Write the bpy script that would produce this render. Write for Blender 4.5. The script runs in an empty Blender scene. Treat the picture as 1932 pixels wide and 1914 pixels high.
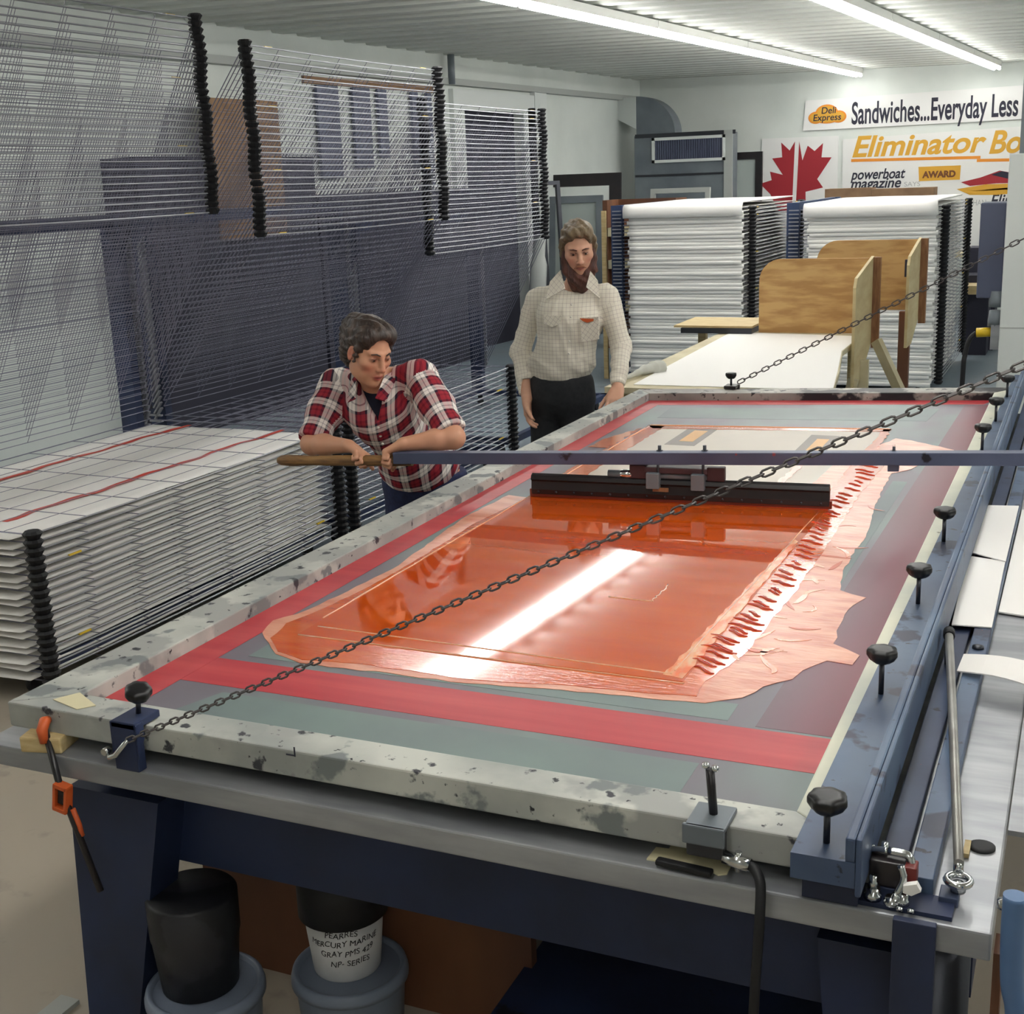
import bpy, bmesh, math, random
import numpy as np
from mathutils import Vector, Matrix, Euler
random.seed(7); np.random.seed(7)
S = bpy.context.scene
COL = S.collection
PI = math.pi
# ------------------------------------------------------------------ camera
cam_d = bpy.data.cameras.new('camera'); cam = bpy.data.objects.new('camera', cam_d); COL.objects.link(cam)
CR = Vector((0.912650, 0.407100, -0.036589)); CU = Vector((-0.068373, 0.240307, 0.968286)); CF = Vector((-0.402982, 0.881205, -0.247151))
M = Matrix((CR, CU, -CF)).transposed().to_4x4(); M.translation = Vector((0, 0, 2.0)); cam.matrix_world = M
cam_d.sensor_width = 36; cam_d.lens = 2403.0/1932*36; cam_d.clip_start = .05; cam_d.clip_end = 100
S.camera = cam
# ------------------------------------------------------------------ world, exposure
W_ = bpy.data.worlds.new('world'); S.world = W_; W_.use_nodes = True
W_.node_tree.nodes['Background'].inputs[0].default_value = (.55, .6, .65, 1)
W_.node_tree.nodes['Background'].inputs[1].default_value = .15
vs = S.view_settings
vs.view_transform = 'Standard'; vs.look = 'None'; vs.gamma = 1; vs.use_curve_mapping = False; vs.exposure = 1.02
LAMP_POWER = 14.0
# ------------------------------------------------------------------ helpers
def lin(c):
    return tuple((x/12.92 if x <= .04045 else ((x+.055)/1.055)**2.4) for x in [v/255 for v in c])
def new_mat(name):
    m = bpy.data.materials.new(name); m.use_nodes = True
    return m, m.node_tree.nodes, m.node_tree.links, m.node_tree.nodes['Principled BSDF']
def mat(name, c, rough=.6, metal=0., c2=None, scale=6., bump=0., bscale=None, detail=4., lo=.35, hi=.65, spec=.5, stretch=None, coat=0.):
    """plain surface: colour c varied towards c2 by noise, optional bump"""
    m, N, L, B = new_mat(name)
    B.inputs['Base Color'].default_value = (*lin(c), 1); B.inputs['Roughness'].default_value = rough
    B.inputs['Metallic'].default_value = metal; B.inputs['Specular IOR Level'].default_value = spec
    B.inputs['Coat Weight'].default_value = coat
    if c2 is not None or bump:
        tc = N.new('ShaderNodeTexCoord'); mp = N.new('ShaderNodeMapping'); L.new(tc.outputs['Object'], mp.inputs[0])
        if stretch: mp.inputs['Scale'].default_value = stretch
        nz = N.new('ShaderNodeTexNoise'); nz.inputs['Scale'].default_value = scale; nz.inputs['Detail'].default_value = detail
        L.new(mp.outputs[0], nz.inputs['Vector'])
        if c2 is not None:
            mr = N.new('ShaderNodeMapRange'); mr.inputs[1].default_value = lo; mr.inputs[2].default_value = hi
            L.new(nz.outputs['Fac'], mr.inputs[0])
            mx = N.new('ShaderNodeMix'); mx.data_type = 'RGBA'
            mx.inputs[6].default_value = (*lin(c), 1); mx.inputs[7].default_value = (*lin(c2), 1)
            L.new(mr.outputs[0], mx.inputs[0]); L.new(mx.outputs[2], B.inputs['Base Color'])
        if bump:
            n2 = nz
            if bscale:
                n2 = N.new('ShaderNodeTexNoise'); n2.inputs['Scale'].default_value = bscale; L.new(mp.outputs[0], n2.inputs['Vector'])
            bp = N.new('ShaderNodeBump'); bp.inputs['Strength'].default_value = bump; bp.inputs['Distance'].default_value = .01
            L.new(n2.outputs['Fac'], bp.inputs['Height']); L.new(bp.outputs[0], B.inputs['Normal'])
    return m
def splatter(name, base, base2, specks, rough=.6, metal=0., amount=.62, sscale=14., bscale=3., bump=.2):
    """worn painted surface with blots of old ink"""
    m, N, L, B = new_mat(name)
    B.inputs['Roughness'].default_value = rough; B.inputs['Metallic'].default_value = metal
    tc = N.new('ShaderNodeTexCoord')
    n1 = N.new('ShaderNodeTexNoise'); n1.inputs['Scale'].default_value = bscale; n1.inputs['Detail'].default_value = 6
    L.new(tc.outputs['Object'], n1.inputs['Vector'])
    mr = N.new('ShaderNodeMapRange'); mr.inputs[1].default_value = .38; mr.inputs[2].default_value = .62; L.new(n1.outputs['Fac'], mr.inputs[0])
    mx = N.new('ShaderNodeMix'); mx.data_type = 'RGBA'; mx.inputs[6].default_value = (*lin(base), 1); mx.inputs[7].default_value = (*lin(base2), 1)
    L.new(mr.outputs[0], mx.inputs[0]); out = mx.outputs[2]
    for i, (c, sc, th) in enumerate(specks):
        n2 = N.new('ShaderNodeTexNoise'); n2.inputs['Scale'].default_value = sc; n2.inputs['Detail'].default_value = 5
        mp = N.new('ShaderNodeMapping'); mp.inputs['Location'].default_value = (i*7.3+1, i*3.1, i*1.7); L.new(tc.outputs['Object'], mp.inputs[0]); L.new(mp.outputs[0], n2.inputs['Vector'])
        r2 = N.new('ShaderNodeMapRange'); r2.inputs[1].default_value = th; r2.inputs[2].default_value = th+.04; L.new(n2.outputs['Fac'], r2.inputs[0])
        m2 = N.new('ShaderNodeMix'); m2.data_type = 'RGBA'; L.new(out, m2.inputs[6]); m2.inputs[7].default_value = (*lin(c), 1)
        L.new(r2.outputs[0], m2.inputs[0]); out = m2.outputs[2]
    L.new(out, B.inputs['Base Color'])
    if bump:
        bp = N.new('ShaderNodeBump'); bp.inputs['Strength'].default_value = bump; bp.inputs['Distance'].default_value = .005
        L.new(n1.outputs['Fac'], bp.inputs['Height']); L.new(bp.outputs[0], B.inputs['Normal'])
    return m
def V(*a): return Vector(a) if len(a) > 1 else Vector(a[0])
def frame_of(d):
    d = V(d).normalized(); a = Vector((0, 0, 1)) if abs(d.z) < .9 else Vector((1, 0, 0))
    x = d.cross(a).normalized(); return x, d.cross(x).normalized()
class MB:
    def __init__(s): s.v = []; s.f = []; s.sm = []
    def add(s, vs, fs, smooth=False):
        o = len(s.v); s.v += [tuple(p) for p in vs]; s.f += [tuple(i+o for i in f) for f in fs]; s.sm += [smooth]*len(fs); return s
    def box(s, c, size, R=None):
        hx, hy, hz = [k/2 for k in size]; c = V(c)
        P = [Vector((x, y, z)) for x in (-hx, hx) for y in (-hy, hy) for z in (-hz, hz)]
        if R is not None: P = [R @ p for p in P]
        return s.add([c+p for p in P], [(0, 1, 3, 2), (4, 6, 7, 5), (0, 4, 5, 1), (2, 3, 7, 6), (0, 2, 6, 4), (1, 5, 7, 3)])
    def bb(s, x0, x1, y0, y1, z0, z1): return s.box(((x0+x1)/2, (y0+y1)/2, (z0+z1)/2), (abs(x1-x0), abs(y1-y0), abs(z1-z0)))
    def cyl(s, a, b, r, n=12, r2=None, caps=True):
        a = V(a); b = V(b); x, y = frame_of(b-a); r2 = r if r2 is None else r2
        P = []
        for p, q in ((a, r), (b, r2)): P += [p + x*(q*math.cos(2*PI*i/n)) + y*(q*math.sin(2*PI*i/n)) for i in range(n)]
        o = len(s.v); s.v += [tuple(p) for p in P]
        for i in range(n): s.f.append((o+i, o+n+i, o+n+(i+1) % n, o+(i+1) % n)); s.sm.append(n > 6)
        if caps: s.f += [tuple(o+i for i in range(n)), tuple(o+n+i for i in reversed(range(n)))]; s.sm += [False]*2
        return s
    def tube(s, pts, r, n=8, closed=False, caps=True):
        pts = [V(p) for p in pts]; m = len(pts); o = len(s.v); prev = None
        for k, p in enumerate(pts):
            if closed: d = pts[(k+1) % m]-pts[k-1]
            else: d = pts[min(k+1, m-1)]-pts[max(k-1, 0)]
            d.normalize()
            if prev is None: x, y = frame_of(d)
            else:
                x = prev - d*prev.dot(d); x.normalize(); y = d.cross(x)
            prev = x; rr = r[k] if isinstance(r, (list, tuple)) else r
            s.v += [tuple(p + x*(rr*math.cos(2*PI*i/n)) + y*(rr*math.sin(2*PI*i/n))) for i in range(n)]
        for k in range(m if closed else m-1):
            a = o+k*n; b = o+((k+1) % m)*n
            for i in range(n): s.f.append((a+i, a+(i+1) % n, b+(i+1) % n, b+i)); s.sm.append(n > 5)
        if caps and not closed: s.f += [tuple(o+i for i in reversed(range(n))), tuple(o+(m-1)*n+i for i in range(n))]; s.sm += [False]*2
        return s
    def lathe(s, c, prof, n=32, lobes=0, amp=0., axis=None, smooth=True):
        c = V(c); o = len(s.v); ax = V(axis).normalized() if axis is not None else Vector((0, 0, 1))
        x, y = frame_of(ax)
        for r, z in prof:
            for i in range(n):
                t = 2*PI*i/n; q = r*(1+amp*math.cos(lobes*t)) if lobes else r
                s.v.append(tuple(c + ax*z + x*(q*math.cos(t)) + y*(q*math.sin(t))))
        for k in range(len(prof)-1):
            for i in range(n): s.f.append((o+k*n+i, o+(k+1)*n+i, o+(k+1)*n+(i+1) % n, o+k*n+(i+1) % n)); s.sm.append(smooth)
        if prof[0][0] > 1e-6: s.f.append(tuple(o+i for i in range(n))); s.sm.append(False)
        if prof[-1][0] > 1e-6: s.f.append(tuple(o+(len(prof)-1)*n+i for i in reversed(range(n)))); s.sm.append(False)
        return s
    def prism(s, poly, h, up=(0, 0, 1)):
        """polygon (3-D points in one plane) extruded by h along up"""
        n = len(poly); u = V(up)*h; P = [V(p) for p in poly]
        s.add(P+[p+u for p in P], [tuple(reversed(range(n))), tuple(range(n, 2*n))]+[(i, (i+1) % n, n+(i+1) % n, n+i) for i in range(n)]); return s
    def build(s, name, m, parent=None, loc=None, bevel=0., recalc=True):
        me = bpy.data.meshes.new(name); me.from_pydata(s.v, [], s.f); me.polygons.foreach_set('use_smooth', s.sm)
        me.update()
        if recalc or bevel:
            bm = bmesh.new(); bm.from_mesh(me)
            if recalc: bmesh.ops.recalc_face_normals(bm, faces=bm.faces)
            if bevel: bmesh.ops.bevel(bm, geom=[e for e in bm.edges if len(e.link_faces) == 2 and e.calc_face_angle(0) > .6], offset=bevel, segments=2, profile=.6, affect='EDGES', clamp_overlap=True)
            bm.to_mesh(me); bm.free()
        return link(name, me, m, parent, loc)
def link(name, me, m, parent=None, loc=None):
    o = bpy.data.objects.new(name, me); COL.objects.link(o)
    if m is not None and len(me.materials) == 0: me.materials.append(m)
    if parent is not None:
        o.parent = parent; o.matrix_parent_inverse = Matrix.Translation(-abs_loc(parent)) if parent.get('keep') else Matrix()
    if loc is not None: o.location = loc
    return o
def abs_loc(o):
    p = Vector(o.location)
    while o.parent is not None:
        o = o.parent; p += Vector(o.location)
    return p
def tag(o, label, cat, group=None, kind=None):
    o['label'] = label; o['category'] = cat
    if group: o['group'] = group
    if kind: o['kind'] = kind
    return o
def thing(name, label, cat, loc=(0, 0, 0), group=None):
    """Empty at the thing's base; its parts are modelled in world coordinates"""
    o = bpy.data.objects.new(name, None); COL.objects.link(o); o.location = loc; o.empty_display_size = .05
    o['keep'] = 1
    return tag(o, label, cat, group)
def struct(o): o['kind'] = 'structure'; return o
def copy_tree(o, parent=None):
    c = o.copy(); COL.objects.link(c)
    if parent is not None: c.parent = parent
    for ch in list(o.children): copy_tree(ch, c)
    return c
def sub(name, me, m, parent):          # a sub-part modelled in its parent's own space
    o = bpy.data.objects.new(name, me); COL.objects.link(o); o.parent = parent
    if m is not None and len(me.materials) == 0: me.materials.append(m)
    return o
def text(body, size, m, parent, origin, right, up, name='lettering', shear=0., offset=0., xs=1., extrude=.001, font_bold=False, spacing=1.):
    cu = bpy.data.curves.new(name, 'FONT'); cu.body = body; cu.size = size; cu.extrude = extrude; cu.shear = shear; cu.offset = offset; cu.space_character = spacing
    t = bpy.data.objects.new(name, cu); COL.objects.link(t)
    dg = bpy.context.evaluated_depsgraph_get(); me = bpy.data.meshes.new_from_object(t.evaluated_get(dg))
    bpy.data.objects.remove(t); bpy.data.curves.remove(cu)
    r = V(right).normalized(); u = V(up).normalized(); n = r.cross(u); o = V(origin)
    for v in me.vertices: v.co = o + r*(v.co.x*xs) + u*v.co.y + n*v.co.z
    me.name = name
    return link(name, me, m, parent)
# ------------------------------------------------------------------ materials
M_wall = mat('painted_block_wall', (218, 223, 218), .8, c2=(206, 212, 207), scale=1.2, bump=.15, bscale=14)
M_ceil = mat('painted_steel_deck', (214, 217, 210), .55, c2=(202, 205, 198), scale=1.5, stretch=(.3, 4, 1))
M_white_paint = mat('white_paint', (214, 219, 216), .5)
M_blue_dark = splatter('dark_blue_paint', (34, 48, 84), (26, 36, 62), [((16, 20, 32), 9, .66)], .55)
M_blue = splatter('worn_blue_paint', (84, 104, 130), (62, 78, 106), [((24, 28, 42), 26, .66), ((38, 46, 70), 7, .60), ((190, 70, 40), 30, .74)], .45)
M_blue2 = splatter('worn_slate_paint', (60, 72, 98), (44, 52, 76), [((20, 22, 34), 22, .66), ((150, 60, 50), 24, .73)], .5)
M_steel = mat('brushed_steel', (170, 173, 176), .36, .35, c2=(140, 143, 148), scale=3, stretch=(1, 6, 6))
M_steel_dk = mat('dark_steel', (70, 72, 78), .4, .8)
M_wire = mat('zinc_wire', (126, 126, 142), .5, .3)
M_rod = mat('bright_zinc_rod', (158, 160, 166), .4, .5)
M_chrome = mat('chrome', (205, 208, 210), .15, 1.)
M_black = mat('black_plastic', (16, 17, 20), .38)
M_rubber = mat('black_rubber', (14, 15, 20), .6)
M_black_paint = mat('black_paint', (24, 24, 28), .35, c2=(36, 30, 32), scale=9)
M_yellow = mat('yellow_plastic', (226, 190, 40), .4)
M_paper = mat('white_paper', (238, 236, 232), .6)
M_foam = mat('white_board_stock', (240, 238, 234), .55)
M_red_ink = mat('red_ink_line', (200, 62, 44), .45)
M_wood = mat('pale_wood', (206, 186, 138), .6, c2=(186, 160, 112), scale=8, stretch=(1, 8, 8))
M_cream_wood = mat('cream_painted_board', (206, 196, 164), .65, c2=(188, 176, 142), scale=5)
M_ply = mat('plywood', (198, 160, 104), .6, c2=(170, 128, 76), scale=4.0, stretch=(1, 1, 5), detail=8, lo=.42, hi=.62)
M_batten = mat('brown_batten', (150, 106, 70), .65, c2=(126, 84, 54), scale=12, stretch=(6, 6, 1))
M_handle_wood = mat('worn_handle_wood', (150, 112, 66), .55, c2=(104, 74, 46), scale=9, stretch=(1, 8, 8))
M_frame = splatter('stained_white_frame', (196, 198, 190), (150, 154, 150), [((158, 160, 156), 4, .50), ((120, 126, 126), 9, .585), ((56, 58, 64), 20, .63), ((30, 32, 38), 44, .67)], .55)
M_frame_side = splatter('stained_grey_frame', (146, 148, 144), (110, 114, 114), [((40, 42, 46), 16, .63)], .6)
M_strip = splatter('stained_pale_tape', (206, 206, 186), (176, 180, 168), [((110, 110, 90), 24, .70)], .5)
M_card = mat('brown_cardboard', (142, 112, 84), .8, c2=(124, 96, 72), scale=6)
M_brown = mat('brown_wood_panel', (124, 80, 52), .6, c2=(92, 58, 42), scale=3, stretch=(1, 1, .3))
M_galv = mat('grey_sheet_metal', (122, 130, 136), .45, .2, c2=(104, 112, 120), scale=2)
M_grey_box = mat('slate_grey_paint', (86, 92, 114), .5, c2=(76, 82, 104), scale=3)
M_orange_tool = mat('orange_paint', (204, 92, 42), .45)
M_pail = mat('grey_blue_plastic', (118, 128, 146), .42)
M_cream = mat('cream_rag', (212, 204, 168), .85)
M_dark = mat('dark_interior', (46, 46, 60), .8)
M_trim = mat('grey_trim', (168, 172, 168), .6)

# ================================================================== the setting
def deck_ceiling():
    mb = MB(); pitch = .38; y0, y1 = -4., 19.6; x0, x1 = -8.3, 6.; slope = -.018
    prof = []; y = y0
    while y < y1:
        prof += [(y, 0), (y+.16, 0), (y+.20, .06), (y+.34, .06)]; y += pitch
    vs_ = []
    for (yy, zz) in prof:
        for xx in (x0, x1): vs_.append((xx, yy + .03*xx, 3.415+zz+slope*(xx+6.4)))
    n = len(prof)
    mb.add(vs_, [(2*i, 2*i+1, 2*i+3, 2*i+2) for i in range(n-1)])
    # a closed back so that the deck has thickness
    mb.add([(x0, y0-.3, 3.56), (x1, y0-.3, 3.36), (x1, y1+.3, 3.36), (x0, y1+.3, 3.56)], [(0, 1, 2, 3)])
    return struct(mb.build('ceiling', M_ceil, recalc=False))
deck_ceiling()
def floor_mat():
    m, N, L, B = new_mat('concrete_floor'); tc = N.new('ShaderNodeTexCoord')
    n1 = N.new('ShaderNodeTexNoise'); n1.inputs['Scale'].default_value = 1.1; n1.inputs['Detail'].default_value = 7; L.new(tc.outputs['Object'], n1.inputs['Vector'])
    # old blue-grey paint worn through to bare tan concrete in the aisle by the press
    sp = N.new('ShaderNodeSeparateXYZ'); L.new(tc.outputs['Object'], sp.inputs[0])
    mr = N.new('ShaderNodeMapRange'); mr.inputs[1].default_value = 3.4; mr.inputs[2].default_value = 6.4; L.new(sp.outputs['Y'], mr.inputs[0])
    ad = N.new('ShaderNodeMath'); ad.operation = 'ADD'; L.new(mr.outputs[0], ad.inputs[0])
    m2 = N.new('ShaderNodeMapRange'); m2.inputs[3].default_value = -.3; m2.inputs[4].default_value = .3; L.new(n1.outputs['Fac'], m2.inputs[0]); L.new(m2.outputs[0], ad.inputs[1])
    cl = N.new('ShaderNodeClamp'); L.new(ad.outputs[0], cl.inputs[0])
    mx = N.new('ShaderNodeMix'); mx.data_type = 'RGBA'; mx.inputs[6].default_value = (*lin((168, 158, 142)), 1); mx.inputs[7].default_value = (*lin((128, 142, 152)), 1); L.new(cl.outputs[0], mx.inputs[0])
    n3 = N.new('ShaderNodeTexNoise'); n3.inputs['Scale'].default_value = 7; n3.inputs['Detail'].default_value = 8; L.new(tc.outputs['Object'], n3.inputs['Vector'])
    r3 = N.new('ShaderNodeMapRange'); r3.inputs[1].default_value = .6; r3.inputs[2].default_value = .72; r3.inputs[4].default_value = .4; L.new(n3.outputs['Fac'], r3.inputs[0])
    m3 = N.new('ShaderNodeMix'); m3.data_type = 'RGBA'; L.new(r3.outputs[0], m3.inputs[0]); L.new(mx.outputs[2], m3.inputs[6]); m3.inputs[7].default_value = (*lin((90, 84, 78)), 1)
    L.new(m3.outputs[2], B.inputs['Base Color']); B.inputs['Roughness'].default_value = .45
    return m
struct(MB().bb(-8.6, 6.1, -4.2, 19.6, -.1, 0).build('floor', floor_mat()))
WX = lambda y: -6.88+(y-13.7)*.079            # the left wall runs a few degrees off the press
def wall_seg(mb, y0, y1, z0, z1, d0, d1): return mb.prism([(WX(y0)+d0, y0, z0), (WX(y0)+d1, y0, z0), (WX(y1)+d1, y1, z0), (WX(y1)+d0, y1, z0)], z1-z0)
def wall_left():
    mb = MB(); h = 3.6
    wall_seg(mb, -4.2, 13.96, 0, h, -.2, 0); wall_seg(mb, 13.96, 15.42, 2.84, h, -.2, 0); wall_seg(mb, 15.42, 19.6, 0, h, -.2, 0)
    return struct(mb.build('wall_left', M_wall))
wall_left()
struct(MB().bb(-6.8, 6, 19.3, 19.5, 0, 3.6).build('wall_back', M_wall))
struct(MB().bb(5.9, 6.1, -4, 19.3, 0, 3.6).build('wall_right', M_wall))
struct(MB().bb(-8.5, 6.1, -4.2, -4, 0, 3.6).build('wall_front', M_wall))
struct(wall_seg(MB(), 3, 19.3, 3.10, 3.17, 0, .10).build('trim_1', M_trim))          # ledge high along the left wall
struct(wall_seg(MB(), 15.72, 16.05, 0, 3.10, 0, .07).build('trim_2', M_white_paint))  # pilaster beside the doorway
door = struct(wall_seg(MB(), 13.96, 15.42, 0, 2.84, -.14, -.08).build('door_1', M_dark))
fm = MB()
for y0, y1, z0, z1 in ((13.72, 13.96, 0, 3.06), (15.42, 15.72, 0, 3.06), (13.96, 15.42, 2.84, 3.06)): wall_seg(fm, y0, y1, z0, z1, 0, .06)
fm.build('door_frame', M_white_paint, door)
# ------------------------------------------------------------------ fluorescent strips
def em(name, c, s):
    m, N, L, B = new_mat(name); B.inputs['Base Color'].default_value = (.9, .9, .9, 1)
    B.inputs['Emission Color'].default_value = (*c, 1); B.inputs['Emission Strength'].default_value = s; return m
M_tube = em('lit_fluorescent_tube', (1., .985, .955), LAMP_POWER)
M_fix = mat('white_enamel', (226, 226, 222), .4)
def strip_light(p0, p1, label):
    p0 = V(p0); p1 = V(p1); d = (p1-p0).normalized(); side = Vector((d.y, -d.x, 0)); L_ = (p1-p0).length
    t = thing('fluorescent_light', label, 'light', tuple(p0), 'fluorescent strips along the ceiling')
    R = Matrix((d, side, d.cross(side))).transposed()
    hb = MB(); c = (p0+p1)/2
    hb.box(c+Vector((0, 0, .035)), (L_, .11, .07), R); hb.build('housing', M_fix, t)
    for k in (-1, 1):
        q = side*(.034*k)+Vector((0, 0, -.024))
        MB().cyl(p0+q+d*.03, p1+q-d*.03, .019, 12).build('tube', M_tube, t)
    return t
def light_row(a, b, n, z, txt):
    a = V((*a, z)); b = V((*b, z)); 
    for i in range(n):
        p = a+(b-a)*(i/n); q = a+(b-a)*((i+1)/n-.004); strip_light(p, q, txt(i, n))

def row(p, d, y_from, y_to, n, z, words):
    """fixtures end to end on the line through p with direction d (x per y)"""
    for i in range(n):
        ya = y_from+(y_to-y_from)*i/n; yb = y_from+(y_to-y_from)*(i+1)/n-.012
        strip_light((p[0]+d*(ya-p[1]), ya, z), (p[0]+d*(yb-p[1]), yb, z), words[i])
nth = ['second', 'third', 'fourth', 'fifth', 'sixth', 'seventh']
row((-3.6819, 12.5409, 3.2850), .0803, (-3.9433, 9.2843, 3.2850)[1]-2.6, 19.1, 5, 3.285, ['nearest strip light of the left row over the press'] + ['%s strip light along the left row over the press' % w for w in nth[:4]])
row((-1.7164, 13.6597, 3.2500), .0707, (-1.9418, 10.4355, 3.2500)[1]-2.6, 19.0, 5, 3.25, ['overhead strip light at the near end of the right-hand row'] + ['%s strip light along the right-hand row towards the banners' % w for w in nth[:4]])
row((-6.2, 2, 3.30), .08, -1.0, 6.4, 3, 3.30, ['%s strip light behind the drying racks along the left wall' % w for w in ('first', 'second', 'third')])  # unseen row added to brighten the left wall behind the racks
row((-.6, 2, 3.2), .07, -.2, 7.0, 3, 3.2, ['%s strip light over the near end of the press' % w for w in ('first', 'second', 'third')])  # row out of view, added to light the near press from overhead
row((.9, 0, 3.2), .07, -3.0, -.6, 1, 3.18, ['single strip light near the front wall'])  # unseen fixture behind the camera, added to brighten the table front
row((2.6, 2, 3.2), .07, 1, 16, 5, 3.16, ['%s strip light over the aisle right of the press' % w for w in ('first', 'second', 'third', 'fourth', 'fifth')])  # unseen row added to even out the light in the room
# ================================================================== the press
TX0, TX1, TY0, TY1, TZ = -2.14, -.07, 1.855, 6.35, .86
t = thing('press_table', 'long steel-topped press table on a dark blue frame under the wet orange screen', 'table', (-1.1, 4, 0))
MB().bb(TX0, TX1, TY0, TY1, TZ-.048, TZ).build('table_top', M_steel, t, bevel=.004)
MB().bb(TX0+.12, TX1-.10, TY0+.2, TY1-.1, .70, TZ-.049).build('sub_frame', M_dark, t)
ap = MB(); ap.bb(-2.09, -.12, 2.10, 2.13, .50, .70); ap.build('apron', M_blue_dark, t)
MB().bb(-2.09, -.12, TY1-.16, TY1-.13, .50, .70).build('apron', M_blue_dark, t)
MB().bb(-2.10, -2.07, 2.14, TY1-.17, .55, .70).build('side_rail', M_blue_dark, t)
MB().bb(-.14, -.11, 2.14, TY1-.17, .55, .70).build('side_rail', M_blue_dark, t)
def taper_leg(x0, x1, x2, x3, y0, y1):
    mb = MB(); a = [(x0, y0, .70), (x1, y0, .70), (x3, y0, .03), (x2, y0, .03)]
    mb.add([V(p) for p in a]+[V(p)+Vector((0, y1-y0, 0)) for p in a], [(0, 1, 2, 3), (7, 6, 5, 4), (0, 4, 5, 1), (1, 5, 6, 2), (2, 6, 7, 3), (3, 7, 4, 0)])
    mb.bb(min(x2, x3)-.05, max(x2, x3)+.05, y0-.05, y1+.05, 0, .03); return mb
for y in (2.0, TY1-.3):
    taper_leg(-2.055, -1.80, -2.09, -1.95, y, y+.10).build('leg', M_blue_dark, t)
    taper_leg(-.36, -.12, -.30, -.12, y, y+.12).build('leg', M_blue_dark, t)
MB().bb(-1.12, -.4, 2.15, 3.4, .16, .19).build('shelf', M_blue_dark, t)
# ---- the wooden screen frame with its stretched mesh
ZF = .95; ZM = .912
sc = thing('printing_screen', 'very large wooden printing screen stained white, loaded with wet orange ink', 'screen', (-1.2, 4, .89))
LFx, RFx = -2.075, -.285
NL, NR = (-2.081, 1.885), (RFx, 1.885); FLp, FRp = (-2.075, 6.16), (RFx, 6.56)
iNL, iNR = (-1.955, 1.975), (-.395, 1.975); iFL, iFR = (-1.985, 6.04), (-.385, 6.38)
def rail(poly, m, z0=.893, z1=ZF):
    mb = MB(); mb.prism([(x, y, z0) for x, y in poly], z1-z0); return mb.build('frame_rail', m, sc, bevel=.004)
rail([NL, NR, iNR, iNL], M_frame); rail([iFL, iFR, FRp, FLp], splatter('inked_frame', (120, 116, 112), (170, 168, 160), [((22, 20, 26), 5, .52), ((28, 26, 30), 22, .60)], .5))
rail([NL, iNL, iFL, FLp], M_frame); rail([iNR, NR, FRp, iFR], M_strip)
def fabric_mat():
    m, N, L, B = new_mat('screen_fabric'); tc = N.new('ShaderNodeTexCoord')
    nz = N.new('ShaderNodeTexNoise'); nz.inputs['Scale'].default_value = 1.3; nz.inputs['Detail'].default_value = 3
    mp = N.new('ShaderNodeMapping'); mp.inputs['Scale'].default_value = (1.6, .7, 1); L.new(tc.outputs['Object'], mp.inputs[0]); L.new(mp.outputs[0], nz.inputs['Vector'])
    rp = N.new('ShaderNodeValToRGB'); rp.color_ramp.elements[0].position = .42; rp.color_ramp.elements[0].color = (*lin((112, 106, 116)), 1)
    rp.color_ramp.elements[1].position = .58; rp.color_ramp.elements[1].color = (*lin((116, 132, 130)), 1); L.new(nz.outputs['Fac'], rp.inputs[0])
    L.new(rp.outputs[0], B.inputs['Base Color']); B.inputs['Roughness'].default_value = .42; return m
mb = MB(); mb.prism([(*iNL, ZM-.002), (*iNR, ZM-.002), (*iFR, ZM-.002), (*iFL, ZM-.002)], .002); mb.build('mesh_fabric', fabric_mat(), sc)
def flat(poly, z, h, name, m, parent):
    mb = MB(); mb.prism([(p[0], p[1], z) for p in poly], h); return mb.build(name, m, parent)
def soft_band(name, c_in, c_out, axis, lo, hi, rough=.4):
    """dyed band: colour c_in fading to c_out across the given object axis (a dye that stays put)"""
    m, N, L, B = new_mat(name); tc = N.new('ShaderNodeTexCoord'); sp = N.new('ShaderNodeSeparateXYZ'); L.new(tc.outputs['Object'], sp.inputs[0])
    nz = N.new('ShaderNodeTexNoise'); nz.inputs['Scale'].default_value = 2.; L.new(tc.outputs['Object'], nz.inputs['Vector'])
    ad = N.new('ShaderNodeMath'); ad.operation = 'MULTIPLY_ADD'; L.new(nz.outputs['Fac'], ad.inputs[0]); ad.inputs[1].default_value = (hi-lo)*.5; L.new(sp.outputs[axis], ad.inputs[2])
    mr = N.new('ShaderNodeMapRange'); mr.inputs[1].default_value = lo+(hi-lo)*.25; mr.inputs[2].default_value = hi+(hi-lo)*.25; L.new(ad.outputs[0], mr.inputs[0])
    mx = N.new('ShaderNodeMix'); mx.data_type = 'RGBA'; mx.inputs[6].default_value = (*lin(c_in), 1); mx.inputs[7].default_value = (*lin(c_out), 1); L.new(mr.outputs[0], mx.inputs[0])
    L.new(mx.outputs[2], B.inputs['Base Color']); B.inputs['Roughness'].default_value = rough; return m
RED = (194, 70, 74)
M_red_near = mat('red_blockout', RED, .42, c2=(176, 50, 60), scale=3, stretch=(.4, 5, 1))
M_red_side = soft_band('red_blockout_right', (104, 92, 104), (122, 50, 66), 'X', -.60, -.40)
M_teal = mat('teal_blockout', (118, 136, 132), .45, c2=(106, 116, 120), scale=2)
z = ZM
flat([(-1.95, 2.19), (-.40, 2.20), (-.40, 2.36), (-1.90, 2.335)], z, .0006, 'red_band', M_red_near, sc)
flat([(-1.955, 1.975), (-1.86, 2.0), (-1.905, 6.0), (-1.985, 6.04)], z+.0003, .0006, 'red_band', M_red_near, sc)
flat([(-1.985, 6.04), (-1.90, 5.93), (-.42, 6.26), (-.385, 6.38)], z, .0006, 'red_band', M_red_near, sc)
flat([(-.56, 2.37), (-.398, 2.37), (-.388, 6.25), (-.50, 6.22)], z, .0005, 'red_band', M_red_side, sc)
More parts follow.
